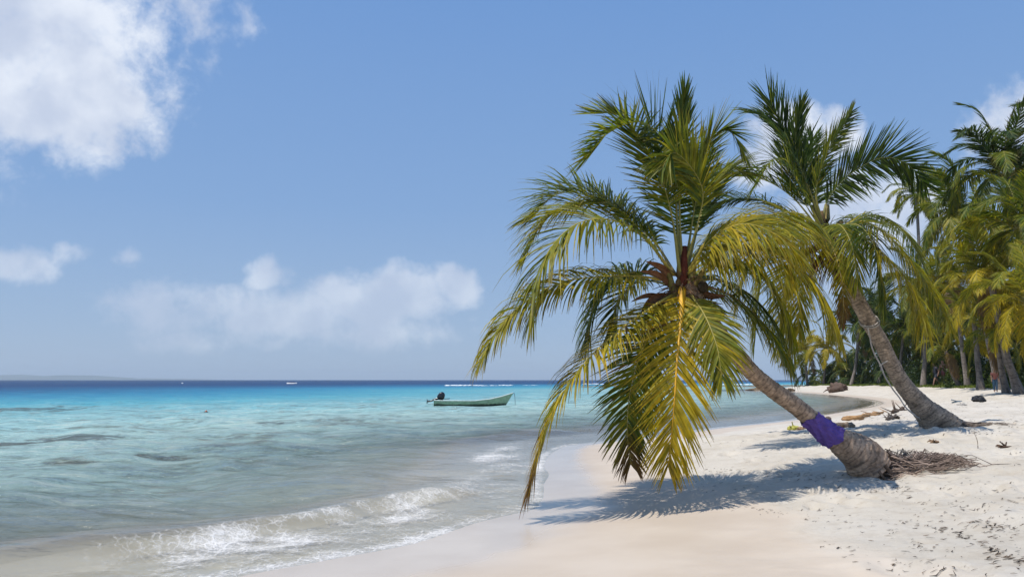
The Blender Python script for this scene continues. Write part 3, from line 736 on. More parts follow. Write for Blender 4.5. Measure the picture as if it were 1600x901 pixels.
# torn crust hanging over the root end of the trunk
mb = MB()
for k in range(26):
    a = rnd.uniform(-1.2, 2.2); c = TP1[0] + (TP1[0] - TP1[1]).normalized() * .02
    ax = (TP1[0] - TP1[1]).normalized(); A = ax.cross(Vector((0, 1, 0))).normalized(); B = ax.cross(A)
    r_ = rad1[0] * rnd.uniform(.75, 1.0); p = c + A * math.cos(a) * r_ + B * math.sin(a) * r_
    mb.tube([p - ax * .08, p + ax * rnd.uniform(.02, .1) + Vector((0, 0, -.01)), p + ax * rnd.uniform(.1, .2) + Vector((.03, 0, -.06))], [.02, .016, .004], 5, np.array((.2, .14, .1)) * rnd.uniform(.5, 1.2), cap=False)
mb.build('root_crust', m_wood, p1)

# purple cloth wrapped round it
def sleeve(TQ, TR, x0, x1, mat):
    idx = [i for i, p in enumerate(TQ)]
    # indices on the trunk whose pixel columns fall in the cloth
    def px_of(p): 
        d = p - Vector((0, 0, CAMZ)); c, s = math.cos(PITCH), math.sin(PITCH)
        return 800 + F * d.x / (d.y * c + d.z * s)
    ii = [i for i in idx if x0 <= px_of(TQ[i]) <= x1]; i0, i1 = ii[0], ii[-1]
    na, nl = 90, 70; V = []; Fc = []; C = []
    for j in range(nl):
        s_ = j / (nl - 1); u = i0 + (i1 - i0) * s_
        for k in range(na):
            a = math.pi * (-.98 + 1.75 * k / (na - 1)) + .1
            # slanting torn hem
            uu = u + (i1 - i0) * (.10 * math.sin(a * 1.0 + .6) * (1 - s_) + .10 * math.sin(a * 1.4 + 2.2) * s_) + 1.0 * math.sin(a * 5) * (abs(s_ - .5) * 2) ** 3
            i = max(0, min(len(TQ) - 2, int(uu))); f = uu - i
            p = TQ[i].lerp(TQ[i + 1], f); T = (TQ[i + 1] - TQ[i]).normalized()
            A = T.cross(Vector((0, 1, 0))).normalized(); B = A.cross(T).normalized()
            w1 = math.sin(8.0 * a + 9 * s_ + 2.2 * math.sin(3 * s_ + 2 * a)) ; w2 = mnoise.noise(Vector((a * 2.2, s_ * 4, 2.0))); w3 = mnoise.noise(Vector((a * 4 + s_ * 5, s_ * 10 - a * 5, 5.0)))
            r = TR[i] * 1.05 + .006 + .010 * w1 * (.4 + w2 + .5) + .030 * abs(w2) + .012 * w3 + .004 * mnoise.noise(Vector((a * 9, s_ * 16, 9.0)))
            if k in (0, na - 1): r -= .015
            V.append(p + A * math.cos(a) * r + B * math.sin(a) * r); C.append(np.array((.135, .082, .31)) * (1 + .25 * w2))
    for j in range(nl - 1):
        for k in range(na - 1): Fc.append((j * na + k, j * na + k + 1, (j + 1) * na + k + 1, (j + 1) * na + k))
    o = link_mesh('purple_cloth', V, Fc, mat, None, col=C)
    so_ = o.modifiers.new('thickness', 'SOLIDIFY'); so_.thickness = .006; so_.offset = 1
    return o
cl = sleeve(TQ1, TR1, 1263, 1302, m_cloth)
tag(cl, 'crumpled purple cloth wrapped around the leaning palm trunk', 'cloth')

# ------------------------------------------------------------------ the second leaning palm
base2 = on_ground(1448, 664); Y2 = base2.y; K2 = Y2 / 9.0
print('tree2 base', base2)
p2 = empty('coconut_palm', (base2.x, base2.y, base2.z), label='leaning coconut palm further back with a rope tied to its trunk', cat='palm tree', group='two leaning palms on the beach')
tp2 = [(1468, 668), (1458, 654), (1436, 630), (1412, 602), (1394, 571), (1379, 540), (1362, 509), (1345, 478), (1328, 447), (1306, 413), (1293, 368)]
TP2 = [at(x, y, Y2 + dy) for (x, y), dy in zip(tp2, np.linspace(0, -.4, len(tp2)))]
rad2 = [r / F * Y2 for r in (31, 22, 15, 12.5, 11.8, 11.5, 11.5, 11.5, 11, 12, 11)]
def flare2(t, a): return max(0, (.10 - t) / .10) * .28 * math.cos(a * 3 + .6)
b, TQ2, TR2 = trunk_geo(TP2, rad2, ring=.085, seed=8, n=300, seg=36, flare=flare2, col0=(.33, .255, .19))
b.build('trunk', m_bark, p2)
cr2 = TP2[-1]; YC2 = cr2.y
def f2(pts, **kw):
    P = [cr2 + (at(x, y, YC2 + dy * K2) - cr2) for (x, y, dy) in pts]
    for k in ('L', 'wid', 'rib'):
        if k in kw: kw[k] *= K2
    kw.setdefault('L', .5 * K2); kw.setdefault('wid', .0075 * K2); kw.setdefault('rib', .013 * K2)
    kw['L'] *= 1.16; kw['wid'] = min(kw['wid'], .0095 * K2); kw['pairs'] = int(kw.get('pairs', 70) * 1.5); kw['yel'] = kw.get('yel', .3) + .07
    if 'S0' in kw and abs(kw['S0'][1]) > .9 and kw['hang'] > .3:
        kw['S0'] = (kw['S0'][0], kw['S0'][1], .5); kw['hang'] *= 1.5; kw['L'] *= 1.2; kw['fwd'] = (.38, .88)
    f2.k += 1; return frond_object('frond', p2, P, seed=300 + f2.k, **kw)
f2.k = 0
f2([(1288, 365, 0), (1268, 300, .1), (1245, 235, .2), (1225, 200, .2), (1203, 158, .1)], L=.5, pairs=75, S0=(1, .3, .4), hang=.03, lift=.15, yel=.08, start=.3, fwd=(.8, 1.2), tip_dry=0, taper=.7)
f2([(1288, 360, 0), (1260, 290, 0), (1243, 230, 0), (1251, 160, 0)], L=.34, pairs=60, S0=(1, .3, 0), hang=.02, yel=.12, start=.35, fwd=(1.1, 1.4), tip_dry=0)
f2([(1288, 360, 0), (1275, 300, -.1), (1292, 240, -.1), (1312, 205, 0), (1330, 175, .1)], L=.32, pairs=70, S0=(.8, .6, 0), hang=.12, yel=.22, start=.25, fwd=(.85, 1.2), tip_dry=.05)
f2([(1285, 360, 0), (1292, 315, 0), (1325, 275, .1), (1375, 247, .2), (1415, 255, .2), (1448, 290, .2)], L=.46, pairs=95, S0=(.45, .6, -.75), S1=(.3, .6, -.8), hang=.08, lift=.1, yel=.03, start=.16, fwd=(.5, 1.0), tip_dry=0, wid=.009, ribcol=(.25, .24, .08))
f2([(1285, 355, 0), (1262, 290, -.1), (1235, 232, -.1), (1198, 185, 0), (1160, 172, .1)], L=.32, pairs=75, S0=(.5, 1, .1), hang=.32, lift=.1, yel=.12, start=.3, tip_dry=.05)
f2([(1285, 360, 0), (1255, 300, -.3), (1228, 255, -.5), (1205, 252, -.6), (1185, 285, -.7)], L=.40, pairs=70, S0=(.4, 1, 0), hang=.42, yel=.25, start=.25, tip_dry=.05, ribcol=(.36, .33, .06))
f2([(1282, 362, 0), (1240, 310, 0), (1190, 280, .1), (1135, 278, .2), (1100, 300, .2)], L=.42, pairs=85, S0=(.1, 1, .3), hang=.22, lift=.3, yel=.22, start=.25, tip_dry=.1, ribcol=(.36, .32, .08))
f2([(1282, 368, 0), (1235, 335, .3), (1180, 312, .5), (1125, 315, .6), (1085, 345, .6)], L=.40, pairs=85, S0=(0, 1, 0), hang=.5, lift=.15, yel=.05, start=.25, tip_dry=.1)
f2([(1288, 362, 0), (1262, 325, -.1), (1240, 285, .1), (1225, 240, .3)], L=.42, pairs=60, S0=(1, .4, 0), hang=.1, yel=.12, start=.3, tip_dry=.05)
f2([(1290, 362, 0), (1275, 310, .4), (1262, 262, .7), (1270, 215, .9)], L=.42, pairs=60, S0=(1, .1, 0), hang=.1, yel=.08, start=.3, tip_dry=.05)
f2([(1285, 365, 0), (1240, 342, -.4), (1180, 350, -.7), (1130, 380, -.9), (1092, 430, -1.0)], L=.46, pairs=95, S0=(.1, 1, 0), hang=.55, lift=.2, yel=.50, start=.15, tip_dry=.1, ribcol=(.42, .36, .06))
f2([(1286, 370, 0), (1250, 350, -.5), (1205, 365, -.8), (1170, 410, -1.0), (1155, 470, -1.0)], L=.46, pairs=85, S0=(.4, 1, 0), hang=.6, yel=.55, start=.2, tip_dry=.15, ribcol=(.42, .34, .06))
f2([(1288, 375, 0), (1262, 372, -.6), (1235, 410, -.9), (1222, 470, -1.0), (1216, 540, -1.0)], L=.48, pairs=85, S0=(.8, .6, 0), hang=.6, yel=.52, start=.2, tip_dry=.2, ribcol=(.46, .36, .06))
f2([(1284, 372, 0), (1240, 360, .2), (1200, 400, .4), (1185, 470, .5), (1180, 530, .5)], L=.5, pairs=80, S0=(.4, 1, 0), hang=.7, yel=.40, start=.2, tip_dry=.2)
f2([(1286, 378, 0), (1262, 395, .4), (1250, 450, .6), (1248, 520, .7)], L=.46, pairs=75, S0=(.9, .3, 0), hang=.6, yel=.45, start=.2, tip_dry=.2)
f2([(1300, 365, 0), (1340, 345, -.2), (1385, 365, -.4), (1425, 410, -.5), (1462, 465, -.6), (1485, 512, -.6)], L=.44, pairs=95, S0=(0, 1, 0), hang=.6, lift=.1, yel=.48, start=.12, tip_dry=.15, ribcol=(.42, .34, .07))
f2([(1302, 362, 0), (1345, 338, .2), (1385, 340, .3), (1420, 370, .4), (1445, 420, .4)], L=.42, pairs=85, S0=(0, 1, 0), hang=.5, lift=.15, yel=.28, start=.15, tip_dry=.1)
f2([(1302, 368, 0), (1335, 350, -.4), (1362, 375, -.6), (1376, 425, -.7), (1384, 480, -.7)], L=.42, pairs=80, S0=(.5, 1, 0), hang=.55, yel=.12, start=.15, tip_dry=.1)
f2([(1300, 372, 0), (1340, 370, -.3), (1385, 400, -.5), (1425, 450, -.6), (1450, 520, -.7)], L=.46, pairs=85, S0=(.1, 1, 0), hang=.65, yel=.55, start=.2, tip_dry=.2, ribcol=(.45, .36, .07))
f2([(1294, 370, 0), (1300, 385, -.4), (1312, 420, -.6), (1318, 470, -.65), (1316, 505, -.65)], L=.22, pairs=60, S0=(1, 0, 0), hang=.8, yel=.55, start=.15, tip_dry=.5, end_dry=.4, ribcol=(.40, .30, .12))
f2([(1294, 366, 0), (1310, 350, -.5), (1330, 380, -.8), (1340, 440, -.9)], L=.4, pairs=60, S0=(.9, .4, 0), hang=.6, yel=.35, start=.2, tip_dry=.25)
mb = MB(); rnd = random.Random(15)
for (x1, y1, w_, c_) in [(1270, 320, 8, (.2, .15, .06)), (1292, 320, 8, (.2, .16, .06)), (1315, 345, 7, (.22, .17, .05)), (1265, 350, 7, (.25, .2, .05)), (1282, 330, 8, (.14, .09, .04))]:
    Q, _ = resample([at(1296, 400, YC2), at((1293 + x1) / 2, (385 + y1) / 2, YC2), at(x1, y1, YC2)], 8); mb.tube(Q, [w_ / F * Y2 * (1 - .5 * i / 7) for i in range(8)], 8, c_)
fibre_bits(mb, at(1292, 375, YC2), .16 * K2, 130, .28 * K2, (.17, .10, .05), rnd, .9)
fibre_bits(mb, at(1303, 405, YC2), .15 * K2, 110, .3 * K2, (.14, .09, .05), rnd, 1.2)
mb.build('leaf_bases', m_wood, p2)
for (a_, b2_, w_, dy) in [((1290, 395), (1262, 450), 5, -.3), ((1305, 395), (1322, 440), 5, -.2), ((1285, 385), (1240, 415), 5, -.2)]:
    mb = MB(); spathe(mb, at(*a_, YC2), at(*b2_, YC2 + dy), w_ / F * Y2, (.20, .11, .06)); mb.build('bract', m_wood, p2)
mb = MB()
for k in range(90):
    x0 = rnd.uniform(1462, 1495); yy0 = Y2 + rnd.uniform(-.25, .3); a = at(x0, 655, yy0); xx = a.x; ln = rnd.uniform(.3, 1.3); ang = rnd.gauss(.0, .16)
    P = []
    for j in range(8):
        s_ = j / 7; x_ = xx + ln * s_ * math.cos(ang); y_ = yy0 + ln * s_ * math.sin(ang)
        P.append(Vector((x_, y_, gz(x_, y_) + .005 + .15 * (1 - s_) ** 3 * rnd.uniform(.3, 1) + .01 * math.sin(j * 2 + k))))
    mb.tube(P, [.016 * (1 - .6 * j / 7) for j in range(8)], 5, np.array((.19, .15, .12)) * rnd.uniform(.4, 1.3), cap=False)
for (x0, y0, x1, y1, r0) in [(1462, 640, 1510, 661, .13), (1470, 655, 1545, 662, .07), (1455, 660, 1500, 664, .10)]:
    a = on_ground(x1, y1); Q, _ = resample([at(x0, y0, Y2), at((x0 + x1) / 2, (y0 + y1) / 2 + 2, (Y2 + a.y) / 2), a + Vector((0, 0, -.01))], 12)
    mb.tube(Q, [r0 * (1 - .8 * i / 11) for i in range(12)], 10, (.20, .16, .13))
ro = mb.build('roots', m_wood, p2); tag(ro, kind='stuff')

# rope tied round the second trunk and drooping to the sand
mb = MB()
def near_trunk(px):
    best = min(range(len(TQ2)), key=lambda i: abs((TQ2[i].x / TQ2[i].y * F + 800) - px)); return best
i0 = min(range(len(TQ2)), key=lambda i: (TQ2[i] - at(1365, 500, TQ2[i].y)).length)
ct, rt = TQ2[i0], TR2[i0] * 1.06 + .012
T = (TQ2[i0 + 1] - TQ2[i0]).normalized(); A = T.cross(Vector((0, 1, 0))).normalized(); B = A.cross(T)
for off_ in (0, .04):
    loop = [ct + T * (off_ + .10 * math.sin(2 * math.pi * k / 24)) + A * math.cos(2 * math.pi * k / 24) * rt + B * math.sin(2 * math.pi * k / 24) * rt for k in range(25)]
    mb.tube(loop, .014, 6, (.42, .38, .34), cap=False)
yr = Y2 - .42
gr = on_ground(1452, 664)
Pr, _ = resample([at(1354, 508, Y2 - .3), at(1358, 524, yr), at(1366, 550, yr), at(1382, 585, yr), at(1402, 618, yr), at(1425, 645, yr - .05), at(1445, 659, gr.y - .05), gr + Vector((0, 0, .012)), on_ground(1470, 666) + Vector((0, 0, .01))], 60)
Pr = [p + Vector((.012 * math.sin(i * .5), 0, .008 * math.sin(i * .9))) for i, p in enumerate(Pr)]
mb.tube(Pr, .015, 6, (.45, .41, .37))
mb.tube([at(1374, 572, yr), at(1380, 567, yr), at(1390, 562, Y2 - .25)], .013, 6, (.5, .45, .38))
rp = mb.build('mooring_rope', m_cloth, None); tag(rp, 'pale grey rope looped on the rear leaning palm and drooping to the sand', 'rope')

# ------------------------------------------------------------------ the palms behind the beach
TYPES = {
 'up': dict(P=[(0, 0, 0), (.45, 0, 1.1), (.95, 0, 2.3), (1.6, .05, 3.3), (2.5, .1, 3.7)], hang=.15, S=(.0, 1, 0)),
 'mid': dict(P=[(0, 0, 0), (.7, 0, .95), (1.6, 0, 1.65), (2.7, .05, 1.75), (3.7, .1, 1.0)], hang=.4, S=(0, 1, 0)),
 'flat': dict(P=[(0, 0, 0), (.9, 0, .55), (2.0, 0, .65), (3.05, .05, 0.05), (3.7, .1, -1.1)], hang=.7, S=(0, 1, 0)),
 'droop': dict(P=[(0, 0, 0), (.7, 0, .15), (1.45, 0, -.35), (2.0, .05, -1.4), (2.25, .1, -2.7)], hang=.8, S=(0, 1, 0)),
 'dead': dict(P=[(0, 0, 0), (.45, 0, 0), (.85, 0, -.7), (1.0, .05, -1.7), (1.0, .1, -2.7)], hang=1.2, S=(0, 1, 0)),
}
FM = {}
def frond_mesh(typ, tone, var):
    key = (typ, tone, var)
    if key in FM: return FM[key]
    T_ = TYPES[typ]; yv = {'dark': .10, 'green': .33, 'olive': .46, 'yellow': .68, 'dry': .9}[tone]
    if typ == 'dead': yv = .9
    V, Fc, C, r = frond_geo(T_['P'], L=1.12, pairs=80, S0=T_['S'], hang=T_['hang'], lift=.15, yel=yv, tip_dry=.15, end_dry=0.0 if tone != 'dry' else .9, wid=.038, start=.10, rib=.045, seg=3, seed=500 + hash((len(typ), len(tone), var)) % 97, ribcol=(.40, .36, .12) if typ != 'dead' else (.3, .22, .14), yvar=.1)
    nv = len(V); V = V + r.v; Fc = Fc + [tuple(i + nv for i in f) for f in r.f]; C = list(C) + [np.array(c) for c in r.c]
    if tone == 'dry' or typ == 'dead':
        C = [.35 * c + .65 * np.array((.24, .17, .11)) * random.uniform(.8, 1.2) for c in C]
    me = bpy.data.meshes.new('frond'); me.from_pydata([tuple(v) for v in V], [], Fc); me.update()
    a = me.color_attributes.new('Col', 'FLOAT_COLOR', 'POINT'); a.data.foreach_set('color', np.hstack([np.array(C), np.ones((len(C), 1))]).astype(np.float32).ravel())
    me.materials.append(m_leaf); FM[key] = me; return me
GRP = 'coconut palms growing behind the beach'
def back_palm(basepx, Y, crownpx, dY, n, L, tone, label, low='olive', r0=.17, seed=0, dead=2, lean=.3, hidebase=False, name='coconut_palm', az0=0):
    n = int(n * 1.15)
    rnd = random.Random(seed)
    bx = at(basepx, 600, Y).x; bz = gz(bx, Y); b0 = Vector((bx, Y, bz)); c = at(*crownpx, Y + dY)
    t = empty(name, b0, label=label, cat='palm tree', group=GRP)
    h = (c - b0).length
    m1 = b0.lerp(c, .35) + Vector(((c.x - b0.x) * lean * .5, 0, -abs(c.x - b0.x) * .12)); m2 = b0.lerp(c, .7) + Vector(((c.x - b0.x) * lean * .25, 0, 0))
    bb, Q, rs = trunk_geo([b0 - Vector((0, 0, .1)), b0.lerp(m1, .4), m1, m2, c], [r0 * 1.7, r0 * 1.12, r0, r0 * .85, r0 * .8], ring=.11, seg=14, n=max(30, int(h * 16)), seed=seed + 40, col0=(.20, .17, .145))
    bb.build('trunk', m_bark, t)
    k = 0
    for i in range(n):
        q = i / (n - 1)
        typ = 'up' if q < .2 else 'mid' if q < .48 else 'flat' if q < .78 else 'droop'
        tn = tone if q < .6 else low
        if i >= n - dead: typ, tn = 'dead', 'dry'
        me = frond_mesh(typ, tn, (i + seed) % 2)
        o = bpy.data.objects.new('frond', me); COL.objects.link(o); o.parent = t
        o.location = c - b0 + Vector((0, 0, -.25 * q))
        o.rotation_euler = (rnd.gauss(0, .22), rnd.gauss(0, .13), az0 + i * 2.39996 + rnd.gauss(0, .2))
        sc_ = L / 3.9 * rnd.uniform(.85, 1.12); o.scale = (sc_,) * 3
    return t
BP = [
 # base px, Y, crown px, dY, fronds, length, tone, low tone, label
 (1640, 42, (1572, 270), 1, 24, 4.0, 'dark', 'green', 'tallest dark green palm at the right edge, its round crown above all the others'),
 (1700, 46, (1684, 238), 1, 18, 4.2, 'dark', 'green', 'tall palm mostly outside the right edge, dark frond tips reaching in at the top'),
 (1445, 84, (1432, 305), 0, 16, 3.4, 'green', 'olive', 'distant palm with a small tufted crown showing above the others beside the sky'),
 (1560, 48, (1512, 345), 1, 20, 4.2, 'green', 'olive', 'palm with a broad olive crown just left of the tallest one'),
 (1610, 38, (1598, 362), 0, 20, 3.6, 'green', 'olive', 'bushy green palm at the right edge directly beneath the tallest crown'),
 (1592, 40, (1548, 440), 0, 20, 3.3, 'olive', 'yellow', 'palm with pale grey trunk leaning left from the right edge, low olive crown'),
 (1640, 34, (1606, 470), 0, 16, 3.0, 'olive', 'yellow', 'low palm at the right edge with orange dry fronds hanging at its trunk'),
 (1512, 62, (1492, 440), 0, 20, 3.8, 'olive', 'yellow', 'yellow-fronded palm hanging low above the two walking people'),
 (1442, 72, (1446, 462), 0, 18, 4.8, 'green', 'olive', 'mid green palm standing right behind the rear leaning trunk'),
 (1372, 94, (1384, 505), 0, 20, 5.4, 'dark', 'dark', 'dark green palm seen to the left of the rear leaning trunk above the bay'),
 (1398, 84, (1412, 520), 0, 16, 4.2, 'dark', 'green', 'short dark palm tucked between the rear leaning trunk and the yellow palm'),
 (1330, 104, (1342, 512), 0, 18, 5.0, 'dark', 'green', 'low dark palm over the shaded grass at the head of the bay'),
 (1286, 116, (1290, 545), 0, 14, 4.4, 'yellow', 'yellow', 'small yellow palm behind the stump at the far end of the beach'),
 (1262, 124, (1258, 552), 0, 14, 4.4, 'yellow', 'olive', 'outermost yellow-green palm at the tip of the far beach'),
 (1532, 54, (1522, 500), 0, 14, 3.0, 'olive', 'yellow', 'palm with straight brown trunk right of the walking people'),
 (1572, 41, (1556, 520), 0, 12, 2.6, 'green', 'olive', 'short thick-trunked palm just left of the pale leaning trunk'),
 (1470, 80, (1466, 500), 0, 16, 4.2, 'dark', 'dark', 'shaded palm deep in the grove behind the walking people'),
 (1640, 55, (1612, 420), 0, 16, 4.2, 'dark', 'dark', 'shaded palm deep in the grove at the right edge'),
 (1345, 130, (1358, 488), 0, 16, 5.4, 'dark', 'dark', 'farthest dark palm whose top peeks up left of the rear trunk'),
 (1500, 64, (1478, 548), 0, 9, 2.6, 'olive', 'green', 'small palm with a dark bent trunk just right of the walking people'),
]
for i, (bx, Y, cpx, dY, nf, L, tone, low, lab) in enumerate(BP):
    back_palm(bx, Y, cpx, dY, nf, L, tone, lab, low, r0=.15 + .02 * (i % 3), seed=i * 3 + 1, dead=i % 2, az0=i * 1.1)

# deep wood behind: a mass of palm fronds and bushes no one could count
def merged_fronds(name, items, mat, **kw):
    VV = []; FF = []; CC = []; base = 0
    for me, M in items:
        n_ = len(me.vertices); co = np.empty(n_ * 3, np.float32); me.vertices.foreach_get('co', co); co = co.reshape(-1, 3)
        A_ = np.array(M); co = co @ A_[:3, :3].T + A_[:3, 3]
        cc = np.empty(n_ * 4, np.float32); me.color_attributes['Col'].data.foreach_get('color', cc)
        VV.append(co); CC.append(cc.reshape(-1, 4)[:, :3])
        quads = np.array([p.vertices[:] for p in me.polygons if len(p.vertices) == 4]); FF.append(quads + base); base += n_
    return tag(link_mesh(name, np.vstack(VV), np.vstack(FF), mat, None, False, col=np.vstack(CC)), **kw)
tl_px = lambda px: np.interp(px, [1250, 1280, 1328, 1370, 1400, 1472, 1544, 1616, 1760], [120, 112, 100, 90, 78, 66, 54, 47, 42])
rnd = random.Random(77); items = []
for k in range(620):
    px = rnd.uniform(1268, 1760); Y = tl_px(px) + rnd.uniform(8, 40)
    x = (px - 800) / F * Y; top = np.interp(px, [1260, 1330, 1400, 1500, 1600, 1760], [2, 5, 6.5, 7.5, 8, 8])
    z = gz(x, Y) + top * rnd.random() ** 1.1
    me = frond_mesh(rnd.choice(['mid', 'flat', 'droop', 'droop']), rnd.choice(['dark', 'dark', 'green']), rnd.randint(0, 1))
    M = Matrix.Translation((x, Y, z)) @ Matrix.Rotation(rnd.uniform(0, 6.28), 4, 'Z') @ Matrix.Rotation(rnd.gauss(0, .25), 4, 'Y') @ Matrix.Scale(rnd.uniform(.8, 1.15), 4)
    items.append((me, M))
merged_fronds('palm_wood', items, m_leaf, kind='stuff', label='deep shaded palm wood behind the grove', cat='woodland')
# bushes and grass along the edge of the sand
VV = []; CC = []; FF = []
def leafq(c, s, col, up=.5):
    d_ = Vector((rnd.gauss(0, 1), rnd.gauss(0, 1), rnd.gauss(0, 1) + up)).normalized(); e = d_.cross(Vector((rnd.gauss(0, 1), rnd.gauss(0, 1), rnd.gauss(0, 1)))).normalized()
    b = len(VV); VV.extend([c - e * s * .3, c + d_ * s * .5 - e * s * .22, c + d_ * s, c + d_ * s * .5 + e * s * .3]); CC.extend([col] * 4); FF.append((b, b + 1, b + 2, b + 3))
tl_px = lambda px: np.interp(px, [1250, 1280, 1328, 1370, 1400, 1472, 1544, 1616, 1760], [120, 112, 100, 90, 78, 66, 54, 47, 42])
for k in range(170):
    px = rnd.uniform(1262, 1740); Y = tl_px(px) + rnd.uniform(4, 26); x = (px - 800) / F * Y; z = gz(x, Y)
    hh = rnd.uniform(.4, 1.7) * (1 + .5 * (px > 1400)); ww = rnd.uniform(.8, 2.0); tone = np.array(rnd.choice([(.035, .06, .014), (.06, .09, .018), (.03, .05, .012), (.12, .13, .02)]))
    for j in range(210):
        a = rnd.uniform(0, 6.28); q = rnd.random() ** .5; zc = rnd.random()
        leafq(Vector((x + math.cos(a) * q * ww * (1 - .5 * zc), Y + math.sin(a) * q * ww * (1 - .5 * zc), z + zc * hh)), rnd.uniform(.12, .3), tone * rnd.uniform(.7, 1.4))
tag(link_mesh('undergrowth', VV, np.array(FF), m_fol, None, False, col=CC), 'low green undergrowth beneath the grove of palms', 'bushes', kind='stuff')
VV = []; CC = []; FF = []
for k in range(26000):
    px = rnd.uniform(1240, 1740); Y = tl_px(px) + abs(rnd.gauss(0, 7)) - 1; x = (px - 800) / F * Y; z = gz(x, Y)
    if vnoise(x * .4, Y * .4, 3) < .42 : continue
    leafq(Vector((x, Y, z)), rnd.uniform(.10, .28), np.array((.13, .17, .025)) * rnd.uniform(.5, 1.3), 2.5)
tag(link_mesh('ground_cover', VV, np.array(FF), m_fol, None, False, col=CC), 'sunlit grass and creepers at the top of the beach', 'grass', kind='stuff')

# ------------------------------------------------------------------ far hills, reef line, surf
m_hill, n = new_mat('forested hills'); P = n.pos()
p = princ(n, Base_Color=n.mix(n.rng(n.noise(P, .004, 4), .35, .65), (.035, .055, .03), (.07, .085, .045)), Roughness=.95); finish(n, p.outputs[0])
xs_ = np.linspace(at(-500, 590, 9000).x, at(302, 590, 9000).x, 240); V = []; Fc = []
for i, x in enumerate(xs_):
    px = x / 9000 * F + 800
    top = (np.interp(px, [-500, -100, 0, 40, 80, 115, 160, 178, 190, 200, 250, 290, 300], [60, 75, 58, 64, 42, 58, 48, 26, 28, 18, 20, 17, 2]) + 12 * (fbm(np.array([x / 500.]), np.array([0.]), 4, 3)[0] - .5)) * .95
    prof_ = [(-1500, 0), (-900, .35), (-300, .85), (0, 1.0), (500, .7), (1500, 0)]
    for dy, hk in prof_: V.append((x, 9000 + dy + 200 * (fbm(np.array([x / 700.]), np.array([dy / 700.]), 2, 5)[0] - .5), top * hk * (1 + .15 * (fbm(np.array([x / 300.]), np.array([dy / 300.]), 3, 6)[0] - .5)) - (2 if hk == 0 else 0)))
for i in range(len(xs_) - 1):
    for k in range(5): a = i * 6 + k; Fc.append((a, a + 6, a + 7, a + 1))
hl = link_mesh('hills', V, Fc, m_hill); tag(hl, kind='structure')

def blob(mb, c, r, col, rnd, sub=3, rough=.35, seedv=0):
    bm = bmesh.new(); bmesh.ops.create_icosphere(bm, subdivisions=sub, radius=1)
    b = len(mb.v)
    for v in bm.verts:
        k = 1 + rough * mnoise.noise(v.co * 1.6 + Vector((seedv, seedv * 2, 0))) + rough * .5 * mnoise.noise(v.co * 4 + Vector((seedv, 0, 3)))
        mb.v.append(Vector(c) + Vector((v.co.x * r[0], v.co.y * r[1], v.co.z * r[2])) * k); mb.c.append(np.array(col) * (1 + .4 * mnoise.noise(v.co * 3 + Vector((seedv,) * 3))))
    for f in bm.faces: mb.f.append(tuple(b + v.index for v in f.verts))
    bm.free()
def on_water(px, py):
    q = ray(px, py); t = -CAMZ / q.z; return Vector((q.x * t, q.y * t, 0))
rnd = random.Random(31)
mb = MB()
for px in np.arange(905, 1245, 2.2):   # dry coral flat between sea and bay
    c = on_water(px, 603.2 + .8 * math.sin(px * .05)); w_ = 1.0 if px > 940 else .5
    blob(mb, c + Vector((0, rnd.uniform(-12, 12), 0)), (rnd.uniform(.5, 1.3), 3, rnd.uniform(.08, .26) * w_), np.array((.20, .155, .11)) * rnd.uniform(.6, 1.3), rnd, 1, .5, px)
ro_ = mb.build('reef', m_rock); tag(ro_, kind='structure')
m_foam, n = new_mat('surf foam'); p = princ(n, Base_Color=(.82, .83, .82, 1), Roughness=.9, Normal=bump(n, n.noise(n.pos(), 3, 4), .6, .2)); finish(n, p.outputs[0])
mb = MB()
for (x0, x1, y, hgt, step) in [(697, 752, 602.3, .36, .9), (752, 762, 602.4, .2, 2), (768, 776, 602.2, .2, 1.5), (781, 800, 602.0, .26, 1.5), (820, 838, 601.8, .18, 3), (915, 937, 599.8, .4, 1), (937, 968, 600, .3, 1.2), (1128, 1172, 600.6, .34, 1), (1050, 1090, 600, .16, 3)]:
    px = x0
    while px < x1:
        c = on_water(px, y); blob(mb, c + Vector((0, rnd.uniform(-2, 2), 0)), (rnd.uniform(.3, .8) * c.y / 150, rnd.uniform(.5, 1.5), hgt * .75 * rnd.uniform(.2, 1.1)), (.9, .9, .9), rnd, 1, .4, px); px += step * rnd.uniform(.6, 1.6)
sf = mb.build('surf', m_foam); tag(sf, 'white surf breaking along the outer reef', 'surf', kind='stuff')

# rocks at the mouth of the bay
for i, (px, py, rx, rz, lab) in enumerate([(1180, 609.5, 1.2, .35, 'flat brown rock awash at the mouth of the bay, farthest left of the pair'), (1197, 610, 1.7, .55, 'larger brown rock at the mouth of the bay beside the drooping fronds')]):
    c = on_water(px, py); mb = MB(); blob(mb, c, (rx, rx * .8, rz), (.15, .11, .07), rnd, 3, .5, i * 7)
    tag(mb.build('rock', m_rock), lab, 'rock', 'rocks at the mouth of the bay')

